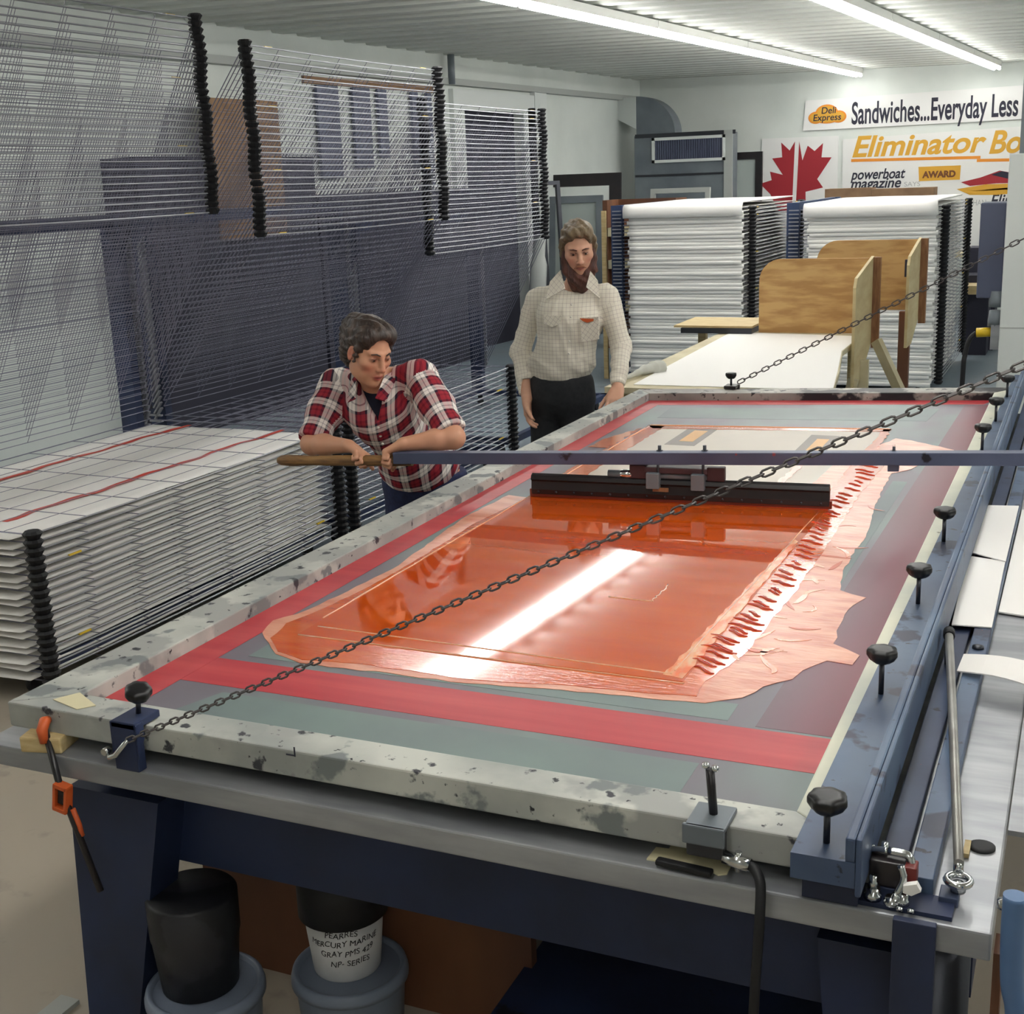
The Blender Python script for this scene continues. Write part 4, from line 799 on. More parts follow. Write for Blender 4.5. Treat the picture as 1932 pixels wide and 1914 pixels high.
# banners
M_ban = mat('white_banner', (226, 226, 224), .6, bump=.2, bscale=1.6); M_navy = mat('navy_print', (34, 34, 52), .6); M_gold = mat('gold_print', (212, 160, 50), .6); M_gold2 = mat('orange_gold_print', (222, 138, 40), .6)
M_crim = mat('crimson_print', (158, 32, 44), .6); M_greyp = mat('grey_print', (170, 172, 172), .6)
def rect_banner(label, name, p00, p10, p11, p01, z=0.):
    t = thing(name, label, 'banner', tuple((V(p00)+V(p10))/2)); mb = MB(); 
    mb.prism([(p[0], YB-.012, p[2]) for p in (p00, p10, p11, p01)], .01, (0, 1, 0)); mb.build('cloth', M_ban, t); return t
Fwd = (0, YB-.016)
def bt(body, px, size, m, parent, xs=1., **k): return text(body, size, m, parent, (px[0], YB-.0135, px[2]), (1, 0, 0), (0, 0, 1), xs=xs, **k)
t1 = rect_banner('long white banner with sandwich lettering and a yellow deli badge', 'banner', (-3.9599, 19.2800, 2.5641), (-0.8952, 19.2800, 2.5731), (-0.9212, 19.2800, 3.0111), (-3.9302, 19.2800, 2.9803))
def disc_poly(cs, y): 
    mb = MB()
    for k, (x, z_, rx, rz) in enumerate(cs): mb.prism([(x+rx*math.cos(2*PI*i/28), y-.0003*k, z_+rz*math.sin(2*PI*i/28)) for i in range(28)], .002, (0, 1, 0))
    return mb
lc = V((-3.6160, 19.2800, 2.7663))
disc_poly([(lc.x-.16, lc.z-.03, .11, .085), (lc.x+.16, lc.z-.03, .11, .085), (lc.x, lc.z-.03, .2, .088), (lc.x-.01, lc.z+.03, .16, .115)], YB-.016).build('badge', M_gold2, t1)
disc_poly([(lc.x-.155, lc.z-.03, .09, .066), (lc.x+.155, lc.z-.03, .09, .066), (lc.x, lc.z-.03, .19, .070), (lc.x-.01, lc.z+.03, .135, .092)], YB-.019).build('badge', M_gold, t1)
for s_, dx, dz in (('Deli', -.09, .02), ('Express', -.205, -.075)): text(s_, .128, M_navy, t1, (lc.x+dx, YB-.0215, lc.z+dz), (1, 0, 0), (0, 0, 1), shear=.1, offset=.0015)
o = bt('Sandwiches...Everyday Less', (-3.2768, 19.2800, 2.6252), .42, M_navy, t1, offset=.008)
w = max(v.co.x for v in o.data.vertices)-min(v.co.x for v in o.data.vertices); x0 = (-3.2768, 19.2800, 2.6252)[0]; tw = (-1.0661, 19.2800, 2.6440)[0]-x0
for v in o.data.vertices: v.co.x = x0+(v.co.x-x0)*tw/w
def fit(o, xa, xb):
    mn = min(v.co.x for v in o.data.vertices); mxx = max(v.co.x for v in o.data.vertices)
    for v in o.data.vertices: v.co.x = xa+(v.co.x-mn)*(xb-xa)/(mxx-mn)
    return o
t2 = rect_banner('white banner with a large split crimson maple leaf', 'banner', (-4.6159, 19.2800, 0.8918), (-3.4474, 19.2800, 0.8765), (-3.4513, 19.2800, 2.4737), (-4.5549, 19.2800, 2.4810))
lh = [(-4.0722, 19.2800, 2.4215), (-4.1471, 19.2800, 2.2984), (-4.2730, 19.2800, 2.4158), (-4.2541, 19.2800, 2.2057), (-4.4022, 19.2800, 2.1968), (-4.2424, 19.2800, 1.9573), (-4.4310, 19.2800, 2.0094), (-4.4058, 19.2800, 1.8874), (-4.5788, 19.2800, 1.8400), (-4.4267, 19.2800, 1.6904), (-4.2889, 19.2800, 1.4270), (-4.1007, 19.2800, 1.4224)]
rh = [(-4.0107, 19.2800, 2.4187), (-3.9594, 19.2800, 2.1490), (-3.8869, 19.2800, 2.3539), (-3.7861, 19.2800, 2.2755), (-3.6671, 19.2800, 2.3810), (-3.6852, 19.2800, 2.1825), (-3.5413, 19.2800, 2.1766), (-3.7392, 19.2800, 1.8796), (-3.6524, 19.2800, 1.7572), (-3.9043, 19.2800, 1.7050), (-3.8985, 19.2800, 1.4175), (-4.0461, 19.2800, 1.4211)]
for q in (lh, rh): mb = MB(); mb.prism([(p[0], YB-.0145, p[2]) for p in q], .002, (0, 1, 0)); mb.build('leaf_half', M_crim, t2)
t3 = rect_banner('white boat-race banner with gold lettering and a red and yellow speedboat', 'banner', (-3.3614, 19.2800, 0.7992), (-0.6903, 19.2800, 0.8405), (-0.7903, 19.2800, 2.4854), (-3.3901, 19.2800, 2.4197))
fit(bt('Eliminator', (-3.2340, 19.2800, 2.1714), .40, M_gold, t3, shear=.25, offset=.010), (-3.2489, 19.2800, 2.1720)[0], (-1.4455, 19.2800, 2.1404)[0])
fit(bt('Bo', (-1.3909, 19.2800, 2.1451), .42, M_gold, t3, shear=.25, offset=.010), (-1.4046, 19.2800, 2.1457)[0], (-0.9827, 19.2800, 2.1279)[0])
mb = MB()
for a, b_, c_ in (((-3.2624, 19.2800, 2.1212), (-1.5119, 19.2800, 2.0938), .02), ((-1.5581, 19.2800, 2.0532), (-0.8634, 19.2800, 2.0395), .02)): mb.prism([(a[0], YB-.0145, a[2]-c_), (b_[0], YB-.0145, b_[2]-c_), (b_[0], YB-.0145, b_[2]+c_), (a[0], YB-.0145, a[2]+c_)], .002, (0, 1, 0))
mb.build('rule', M_gold2, t3)
fit(bt('powerboat', (-3.2547, 19.2800, 1.8556), .20, M_navy, t3, shear=.25, offset=.004), (-3.2622, 19.2800, 1.8559)[0], (-2.5044, 19.2800, 1.8591)[0])
fit(bt('magazine', (-3.2511, 19.2800, 1.7296), .20, M_navy, t3, shear=.25, offset=.004), (-3.2586, 19.2800, 1.7298)[0], (-2.5577, 19.2800, 1.7370)[0])
fit(bt('SAYS', (-2.5141, 19.2800, 1.7356), .09, M_greyp, t3), (-2.5141, 19.2800, 1.7356)[0], (-2.2979, 19.2800, 1.7432)[0])
aw = [(-2.3147, 19.2800, 1.8017), (-1.7686, 19.2800, 1.8048), (-1.7639, 19.2800, 1.9974), (-2.3298, 19.2800, 1.9976)]
mb = MB(); mb.prism([(p[0], YB-.0145, p[2]) for p in aw], .002, (0, 1, 0)); mb.build('award_panel', M_gold, t3)
fit(text('AWARD', .12, mat('brown_print', (112, 66, 30), .6), t3, (aw[0][0]+.05, YB-.0165, aw[0][2]+.045), (1, 0, 0), (0, 0, 1), offset=.006), aw[0][0]+.04, aw[1][0]-.06)
for q, m_ in (([(-1.7529, 19.2800, 1.7685), (-1.4981, 19.2800, 1.8240), (-1.2550, 19.2800, 1.9074), (-0.8505, 19.2800, 1.8225), (-0.8450, 19.2800, 1.7312), (-1.2869, 19.2800, 1.7388), (-1.6315, 19.2800, 1.7144)], M_crim), ([(-1.8047, 19.2800, 1.6769), (-1.4241, 19.2800, 1.7291), (-0.8450, 19.2800, 1.7312), (-0.8379, 19.2800, 1.6114), (-1.2785, 19.2800, 1.5821), (-1.6254, 19.2800, 1.5924)], M_gold), ([(-1.3618, 19.2800, 1.8547), (-1.2272, 19.2800, 1.8993), (-0.9525, 19.2800, 1.8401), (-1.1189, 19.2800, 1.7897)], M_navy), ([(-1.6279, 19.2800, 1.6427), (-1.1467, 19.2800, 1.6775), (-0.8421, 19.2800, 1.6819), (-0.8404, 19.2800, 1.6537)], M_crim)):
    mb = MB(); mb.prism([(p[0], YB-.0145-.0005*(m_ is M_navy), p[2]) for p in q], .002, (0, 1, 0)); mb.build('boat_print', m_, t3)
fit(bt('THAN', (-1.6323, 19.2800, 1.4487), .11, M_greyp, t3), (-1.6323, 19.2800, 1.4487)[0], (-1.4099, 19.2800, 1.4572)[0])
fit(bt('Elim', (-1.3529, 19.2800, 1.4270), .24, M_navy, t3, shear=.25, offset=.004), (-1.3529, 19.2800, 1.4270)[0], (-1.0239, 19.2800, 1.4327)[0])
for (pa, pb_, lab) in (((-3.3101, 18.0000, 1.7562), (-2.7112, 18.0000, 1.6064), 'tan carton on the far stock behind the banners, left one of two'), ((-2.7087, 18.0000, 1.7372), (-1.9242, 18.0000, 1.5841), 'wider tan carton in front of the boat banner, right one of two')):
    mb = MB(); mb.bb(pa[0], pb_[0], 17.6, 18.0, 0.9, pa[2]); tag(mb.build('carton', M_card, None), lab, 'carton')
t = thing('work_bench', 'back bench with pale top loaded with dark boxes, right of the far rack', 'bench', (-.9, 17.8, 0))
MB().bb(-3.0, .2, 17.3, 18.3, .85, .90).build('bench_top', M_cream_wood, t)
for x in (-2.9, 0): MB().bb(x, x+.08, 17.4, 17.48, 0, .85).build('leg', M_wood, t)
for i, (pa, pb_, z0_, m_, lab) in enumerate((((-1.2477, 15.0000, 1.1186), (-1.0465, 15.0000, 0.8199), .4, M_dark, 'dark equipment box right of the far rack'), ((-1.2324, 14.6000, 0.8524), (-1.0891, 14.6000, 0.4583), 0, M_dark, 'black floor box right of the far rack'), ((-1.2142, 14.2000, 0.7747), (-1.0428, 14.2000, 0.6871), .3, M_wood, 'pale timber block between the far rack and the white cabinet'))):
    mb = MB(); mb.bb(pa[0], pb_[0]+.1, pa[1], pa[1]+.4, 0 if i < 2 else min(pa[2], pb_[2]), max(pa[2], .2)); tag(mb.build(('equipment_box', 'floor_box', 'timber_block')[i], m_, None), lab, 'box')
# ================================================================== people
def lerp(a, b, t): return a+(b-a)*t
class Sdf:
    """smooth blend of tapered capsules and ellipsoids, meshed with surface nets"""
    def __init__(s): s.p = []; s.post = None
    def cap(s, a, b, ra, rb=None, k=.02): s.p.append(('c', np.array(a, float), np.array(b, float), ra, ra if rb is None else rb, k)); return s
    def ell(s, c, r, R=None, k=.02, sub=False): s.p.append(('s' if sub else 'e', np.array(c, float), np.array(r, float), np.eye(3) if R is None else np.array(R, float), 0, k)); return s
    def chain(s, pts, rs, k=.02):
        for i in range(len(pts)-1): s.cap(pts[i], pts[i+1], rs[i], rs[i+1], k)
        return s
    def bound(s, q):
        if q[0] == 'c': c = (q[1]+q[2])/2; return c, np.linalg.norm(q[1]-q[2])/2+max(q[3], q[4])
        return q[1], max(q[2])
    def ev(s, P, prims):
        d = np.full(len(P), .2)
        for q in prims:
            k = q[5]
            if q[0] == 'c':
                a, b, ra, rb = q[1:5]; ab = b-a; L2 = ab@ab+1e-12; t = np.clip((P-a)@ab/L2, 0, 1)
                e = np.linalg.norm(P-a-t[:, None]*ab, axis=1)-(ra+(rb-ra)*t)
            else:
                p = (P-q[1])@q[3]; k0 = np.linalg.norm(p/q[2], axis=1); k1 = np.linalg.norm(p/q[2]**2, axis=1)+1e-9; e = k0*(k0-1)/k1
            if q[0] == 's':
                h = np.clip(.5-.5*(d+e)/k, 0, 1); d = d*(1-h)-e*h+k*h*(1-h)
            else:
                h = np.clip(.5+.5*(e-d)/k, 0, 1); d = e*(1-h)+d*h-k*h*(1-h)
        return s.post(P, d) if s.post else d
    def mesh(s, h):
        B = [s.bound(q) for q in s.p if q[0] != 's']; lo = np.min([c-r for c, r in B], axis=0)-.03; hi = np.max([c+r for c, r in B], axis=0)+.03
        nb = 16; n = (np.ceil((hi-lo)/h/nb)*nb).astype(int)+1; D = np.full(n, .2, np.float32); bs = nb*h
        BB = [s.bound(q) for q in s.p]
        for i in range(0, n[0]-1, nb):
            for j in range(0, n[1]-1, nb):
                for k in range(0, n[2]-1, nb):
                    c = lo+h*(np.array((i, j, k))+nb/2); rad = bs*.87
                    pr = [q for q, (cc, r) in zip(s.p, BB) if np.linalg.norm(cc-c) < r+rad+.05]
                    if not [q for q in pr if q[0] != 's']: continue
                    dc = s.ev(c[None], pr)[0]
                    if abs(dc) > rad*1.35+.02:
                        if dc < 0: D[i:i+nb+1, j:j+nb+1, k:k+nb+1] = -.2
                        continue
                    g = np.stack(np.meshgrid(*[lo[a]+h*np.arange(q, q+nb+1) for a, q in enumerate((i, j, k))], indexing='ij'), -1).reshape(-1, 3)
                    D[i:i+nb+1, j:j+nb+1, k:k+nb+1] = s.ev(g, pr).reshape(nb+1, nb+1, nb+1)
        return nets(D, lo, h)
def nets(D, lo, h):
    n = D.shape; S_ = D < 0
    corners = [(a, b, c) for a in (0, 1) for b in (0, 1) for c in (0, 1)]
    cnt = sum(S_[a:n[0]-1+a, b:n[1]-1+b, c:n[2]-1+c].astype(np.int8) for a, b, c in corners)
    act = np.argwhere((cnt > 0) & (cnt < 8)); idx = np.full(cnt.shape, -1, np.int64); idx[tuple(act.T)] = np.arange(len(act))
    acc = np.zeros((len(act), 3)); num = np.zeros(len(act))
    for a in corners:
        for ax in range(3):
            if a[ax]: continue
            b = list(a); b[ax] = 1
            d0 = D[tuple((act+a).T)]; d1 = D[tuple((act+b).T)]; m_ = (d0 < 0) != (d1 < 0); t = np.where(m_, d0/np.where(m_, d0-d1, 1), 0)
            p = np.array(a, float)[None]+np.zeros((len(act), 3)); p[:, ax] = t; acc[m_] += p[m_]; num[m_] += 1
    Vv = lo+h*(act+acc/num[:, None]); F = []
    for ax in range(3):
        u, v = [(1, 2), (2, 0), (0, 1)][ax]; sl0 = [slice(1, n[k]-1) for k in range(3)]; sl0[ax] = slice(0, n[ax]-1)
        sl1 = list(sl0); sl1[ax] = slice(1, n[ax]); A_ = S_[tuple(sl0)]; B2 = S_[tuple(sl1)]
        for flip, msk in ((False, A_ & ~B2), (True, ~A_ & B2)):
            e = np.argwhere(msk)
            if not len(e): continue
            off = np.ones(3, int); off[ax] = 0; e = e+off; du = np.zeros(3, int); du[u] = 1; dv = np.zeros(3, int); dv[v] = 1
            q = [idx[tuple((e+o).T)] for o in (-du-dv, -dv, 0*du, -du)]
            q = np.stack(q if not flip else q[::-1], 1); F.append(q[(q >= 0).all(1)])
    return Vv, np.concatenate(F)
def sdf_obj(name, s, h, m, parent, smooth_it=1, color=None, uv=None):
    v, f = s.mesh(h); me = bpy.data.meshes.new(name); me.from_pydata(v.tolist(), [], f.tolist())
    if smooth_it:
        bm = bmesh.new(); bm.from_mesh(me)
        for _ in range(smooth_it): bmesh.ops.smooth_vert(bm, verts=bm.verts, factor=.5, use_axis_x=True, use_axis_y=True, use_axis_z=True)
        bm.to_mesh(me); bm.free()
    me.polygons.foreach_set('use_smooth', [True]*len(me.polygons)); co = np.empty(len(me.vertices)*3); me.vertices.foreach_get('co', co); co = co.reshape(-1, 3)
    if color is not None:
        at_ = me.attributes.new('pigment', 'FLOAT_COLOR', 'POINT'); at_.data.foreach_set('color', np.concatenate([color(co), np.ones((len(co), 1))], 1).astype(np.float32).ravel())
    if uv is not None:
        nl = len(me.loops); lv = np.empty(nl, int); me.loops.foreach_get('vertex_index', lv); lv = lv.reshape(-1, 4); maps, pick = uv
        reg = pick(co[lv].mean(1)); out = np.zeros((len(lv), 4, 3)); UV = [mp(co) for mp in maps]
        for r_, (U, Vv, per) in enumerate(UV):
            ms_ = reg == r_; u = U[lv[ms_]]
            if per: u = np.where(u < u.max(1, keepdims=True)-per/2, u+per, u)
            out[ms_, :, 0] = u; out[ms_, :, 1] = Vv[lv[ms_]]
        at_ = me.attributes.new('cloth_uv', 'FLOAT_VECTOR', 'CORNER'); at_.data.foreach_set('vector', out.astype(np.float32).ravel())
    me.update(); return link(name, me, m, parent)
def skin_mat():
    m, N, L, B = new_mat('skin'); a = N.new('ShaderNodeAttribute'); a.attribute_name = 'pigment'; L.new(a.outputs['Color'], B.inputs['Base Color'])
    B.inputs['Roughness'].default_value = .5; B.inputs['Subsurface Weight'].default_value = .08; B.inputs['Subsurface Radius'].default_value = (.01, .004, .002); return m
M_skin = skin_mat()
def plaid_mat(name, bands, period, rough=.85, thin=None):
    """woven check: the same colour sequence across both thread directions"""
    m, N, L, B = new_mat(name); a = N.new('ShaderNodeAttribute'); a.attribute_name = 'cloth_uv'; sp = N.new('ShaderNodeSeparateXYZ'); L.new(a.outputs['Vector'], sp.inputs[0]); outs = []
    for ax in (0, 1):
        dv = N.new('ShaderNodeMath'); dv.operation = 'DIVIDE'; dv.inputs[1].default_value = period; L.new(sp.outputs[ax], dv.inputs[0])
        fr = N.new('ShaderNodeMath'); fr.operation = 'FRACT'; L.new(dv.outputs[0], fr.inputs[0])
        r = N.new('ShaderNodeValToRGB'); r.color_ramp.interpolation = 'CONSTANT'
        while len(r.color_ramp.elements) < len(bands): r.color_ramp.elements.new(.5)
        for e, (p, c) in zip(r.color_ramp.elements, bands): e.position = p; e.color = (*lin(c), 1)
        L.new(fr.outputs[0], r.inputs[0]); outs.append(r.outputs[0])
    mx = N.new('ShaderNodeMix'); mx.data_type = 'RGBA'; mx.inputs[0].default_value = .5; L.new(outs[0], mx.inputs[6]); L.new(outs[1], mx.inputs[7])
    o = mx.outputs[2]
    if thin:
        mx.blend_type = 'MULTIPLY'; mx.inputs[0].default_value = 1.
    L.new(o, B.inputs['Base Color']); B.inputs['Roughness'].default_value = rough; B.inputs['Specular IOR Level'].default_value = .2; return m
def rot_to(fwd, up=(0, 0, 1)):
    """columns: right (the figure's left side), forward, up"""
    f = np.array(V(fwd).normalized()); u = np.array(up, float); r = np.cross(f, u); r /= np.linalg.norm(r); u = np.cross(r, f); return np.stack([r, f, u], 1)
def head_prims(s, c, R, sc, man):
    """head in its own axes: x to its right-hand cross, y forward, z up"""
    T = lambda p: np.array(c)+R @ (np.array(p, float)*sc)
    E = lambda p, r, k=.02, sub=False, Q=None: s.ell(T(p), np.array(r)*sc, R if Q is None else R @ Q, k*sc, sub)
    E((0, -.012, .045), (.076, .096, .086), .03); E((0, .028, -.02), (.062 if man else .059, .066, .082), .03)
    E((0, .022, -.065), (.050, .058, .050), .025); E((0, .066, -.098), (.022, .020, .018), .025)
    for k in (-1, 1):
        E((.046*k, .052, -.012), (.024, .028, .022), .02); E(((.052 if man else .044)*k, .010, -.075 if man else -.066), (.016, .030, .022), .025)
        s.cap(T((.012*k, .088, .034)), T((.046*k, .070, .036)), .011*sc*(1 if man else .75), .009*sc*(1 if man else .75), .014*sc)
    for k in (-1, 1): E((.031*k, .094, .012), (.020, .020, .0125), .012, True)
    s.cap(T((0, .088, .026)), T((0, .108, -.018)), .0085*sc, .0105*sc, .012*sc); E((0, .112, -.024), (.0115, .012, .010), .008)
    for k in (-1, 1): E((.0125*k, .101, -.028), (.0075, .010, .0075), .007)
    # lips, with the groove between them
    s.cap(T((-.020, .087, -.060)), T((0, .0955, -.0565)), .0042*sc, .0060*sc, .007*sc); s.cap(T((.020, .087, -.060)), T((0, .0955, -.0565)), .0042*sc, .0060*sc, .007*sc)
    s.cap(T((-.015, .086, -.067)), T((0, .0935, -.0685)), .0050*sc, .0068*sc, .007*sc); s.cap(T((.015, .086, -.067)), T((0, .0935, -.0685)), .0050*sc, .0068*sc, .007*sc)
    E((0, .103, -.0623), (.026, .008, .0016), .003, True)
    # eyelids
    for k in (-1, 1):
        E((.031*k, .0735, .012), (.0172, .0116, .0132), .006)
        lid = .0165 if man else .0145
        s.chain([T((.017*k, .0835, lid-.003)), T((.030*k, .0872, lid+.0015)), T((.045*k, .0800, lid-.001))], [.0030*sc, .0036*sc, .0030*sc], .003*sc)
        s.chain([T((.018*k, .0825, .008)), T((.031*k, .0858, .0045)), T((.044*k, .079, .0075))], [.0022*sc, .0026*sc, .0022*sc], .003*sc)
        E((.0775*k, -.012, .000), (.008, .018, .030), .008); E((.083*k, -.004, .002), (.006, .010, .018), .005, True)
    return T
def hand_prims(s, wrist, d, n, scale=1., curl=(.5, .5, .5, .55), spread=.06, side=1, thumb=(.5, .5), thumb_dir=None):
    """palm, four fingers and a thumb; d = wrist to knuckles, n = palm side, side = which side the thumb leaves"""
    d = np.array(V(d).normalized()); n = np.array(n, float); n -= d*(n@d); n /= np.linalg.norm(n); l = np.cross(n, d)*side; w = np.array(wrist, float); S_ = scale
    offs = (.031, .0105, -.0105, -.030); kn = (.088, .092, .087, .078); lens = (.076, .084, .078, .060); rr_ = (.0092, .0095, .0090, .0080)
    for o_, k_ in zip(offs, kn): s.cap(w+l*o_*.55*S_, w+(d*k_*.92+l*o_)*S_, .0155*S_, .0125*S_, .014*S_)
    s.cap(w+(d*.02+l*.018)*S_, w+(d*.06+l*.030+n*.008)*S_, .016*S_, .013*S_, .014*S_)
    for o_, k_, L_, r_, c_ in zip(offs, kn, lens, rr_, curl):
        p = w+(d*k_*.9+l*o_)*S_; ang = c_*.55; dirv = d+l*(o_*spread/.03); dirv /= np.linalg.norm(dirv); first = True
        for fr, cc, tap in ((.46, 1.05, .95), (.30, 1.1, .9), (.24, .7, .82)):
            v = dirv*math.cos(ang)+n*math.sin(ang); q = p+v*(L_*fr*S_); s.cap(p, q, r_*S_*(tap+.07), r_*S_*tap, (.008 if first else .003)*S_); p = q; ang += c_*cc; first = False
    tb = w+(d*.028+l*.022)*S_; td = np.array(V(thumb_dir).normalized()) if thumb_dir is not None else d*.72+l*.60+n*.30
    td = td/np.linalg.norm(td); a = tb+td*.042*S_; s.cap(tb, a, .0150*S_, .0115*S_, .012*S_); t2 = td*math.cos(thumb[0])+(-l*.4+d*.6+n*.5)*math.sin(thumb[0]); t2 /= np.linalg.norm(t2)
    b = a+t2*.032*S_; s.cap(a, b, .0112*S_, .0102*S_, .004*S_); t3 = t2*math.cos(thumb[1])+(-l*.5+d*.5+n*.5)*math.sin(thumb[1]); t3 /= np.linalg.norm(t3); s.cap(b, b+t3*.024*S_, .0104*S_, .0082*S_, .003*S_)
def folds(P, amp, seed, fx=34., fz=26.):
    """soft creases: a few ridged waves running in different directions"""
    r = np.random.RandomState(seed); o = np.zeros(len(P))
    for i in range(6):
        w = r.normal(size=3); w /= np.linalg.norm(w); w *= r.uniform(.6, 1.5)*fx; w[2] += fz*r.uniform(-.5, .9); ph = r.uniform(0, 6.28); bend = r.normal(size=3)*11
        q = np.sin(P@w+ph+1.8*np.sin(P@bend+ph*2)); o += (np.abs(q)**.8-.6)*(.5+.5*np.sin(P@(bend*.8)+ph))
    return amp*o/3
def tube_uv(P, a, b, r):
    a = np.array(a, float); b = np.array(b, float); d = b-a; L_ = np.linalg.norm(d); d = d/L_; x, y = frame_of(d); x = np.array(x); y = np.array(y); q = P-a; t = q@d
    dist = np.linalg.norm(q-np.clip(t, 0, L_)[:, None]*d, axis=1); return np.arctan2(q@y, q@x)*r, t, dist
def eyeball(T, R, sc, k, parent, iris, look):
    c = T((.031*k, .0745, .0120)); mb = MB(); mb.lathe(c, [(.0128*sc*math.sin(PI*i/12), -.0128*sc*math.cos(PI*i/12)) for i in range(13)], 20); o = mb.build('eye', mat('eye_white', (206, 196, 188), .3), parent)
    lk = np.array(look); lk = lk/np.linalg.norm(lk); mb = MB(); mb.lathe(c+lk*.0118*sc, [(.0062*sc, 0), (.005*sc, .0012*sc), (0, .0016*sc)], 16, axis=lk); mb.build('iris', iris, o); return o
def head_color(T, R, c, sc, skin, lip, blush, extra=None, lidz=.0165):
    def f(P):
        q = (P-np.array(c))@R/sc; C_ = np.tile(np.array(lin(skin)), (len(P), 1))
        def blend(w, col): C_[:] = C_*(1-w[:, None])+np.array(lin(col))*w[:, None]
        g = lambda p, r: np.exp(-(((q-np.array(p))/np.array(r))**2).sum(1))
        for k in (-1, 1): blend(.55*g((.045*k, .07, -.03), (.025, .03, .02)), blush); blend(.6*g((.08*k, -.01, 0), (.014, .03, .04)), blush); 
        blend(.5*g((0, .115, -.024), (.016, .015, .014)), blush)
        lw = np.clip(1.5*g((0, .094, -.0625), (.0225, .016, .0085)), 0, 1)*(q[:, 1] > .07); blend(lw, lip)
        blend(np.clip(1.6*g((0, .095, -.0623), (.021, .014, .0022)), 0, 1)*(q[:, 1] > .07), (96, 44, 40))
        for k in (-1, 1): blend(np.clip(1.5*g((.031*k, .088, lidz), (.017, .012, .0030)), 0, 1), (52, 32, 28)); blend(np.clip(.7*g((.031*k, .085, .0055), (.015, .012, .0018)), 0, 1), (110, 66, 56))
        for k in (-1, 1): blend(np.clip(.55*g((.031*k, .088, .012), (.022, .016, .014)), 0, 1), (150, 96, 78))
        for k in (-1, 1): blend(np.clip(1.2*g((.006*k, .108, -.0345), (.0045, .008, .003)), 0, 1), (90, 48, 40))
        if extra: extra(q, C_, blend, g)
        return np.clip(C_, 0, 1)
    return f
M_hair_w = mat('dark_brown_hair', (52, 42, 38), .45, c2=(78, 64, 56), scale=26, stretch=(1, 1, .25), bump=.8, bscale=60, lo=.45, hi=.65)
M_hair_m = mat('sandy_brown_hair', (124, 106, 80), .5, c2=(96, 80, 60), scale=24, stretch=(1, 1, .25), bump=.8, bscale=60)
M_beard = mat('reddish_brown_beard', (92, 52, 40), .6, c2=(66, 40, 34), scale=40, stretch=(1, 1, .35), bump=.9, bscale=70)
M_denim = mat('dark_blue_denim', (40, 50, 88), .85, c2=(32, 40, 74), scale=60, bump=.2)
M_black_jean = mat('black_trousers', (26, 28, 32), .85, c2=(34, 36, 40), scale=40, bump=.2)
M_navy_tee = mat('navy_cotton', (22, 24, 44), .9)
M_shoe = mat('brown_shoe_leather', (60, 44, 34), .5)
M_button = mat('pearl_button', (220, 216, 206), .25)
def legs_prims(s, hipc, feet, inflate=0., top=.12):
    hipc = np.array(hipc); 
    for k, ft in ((-1, feet[0]), (1, feet[1])):
        ft = np.array(ft, float); h = hipc+np.array((.085*k, 0, -.03)); kn = (h+ft)/2+np.array((0, -.03, .02)); s.chain([h, kn, ft], [.088+inflate, .060+inflate, .045+inflate*1.6], .03)
    s.ell(hipc+np.array((0, 0, .02)), (.165+inflate, .115+inflate, .12), None, .05)
def shoe(p, yaw, parent):
    s = Sdf(); d = np.array((math.sin(yaw), -math.cos(yaw), 0)); p = np.array(p); s.cap(p+(0, 0, .045), p+d*.12+(0, 0, .035), .042, .036, .02); s.cap(p-d*.03+(0, 0, .04), p+(0, 0, .05), .036, .044, .02)
    s.post = lambda P, dd: np.maximum(dd, .003-P[:, 2]); return sdf_obj('shoe', s, .006, M_shoe, parent)
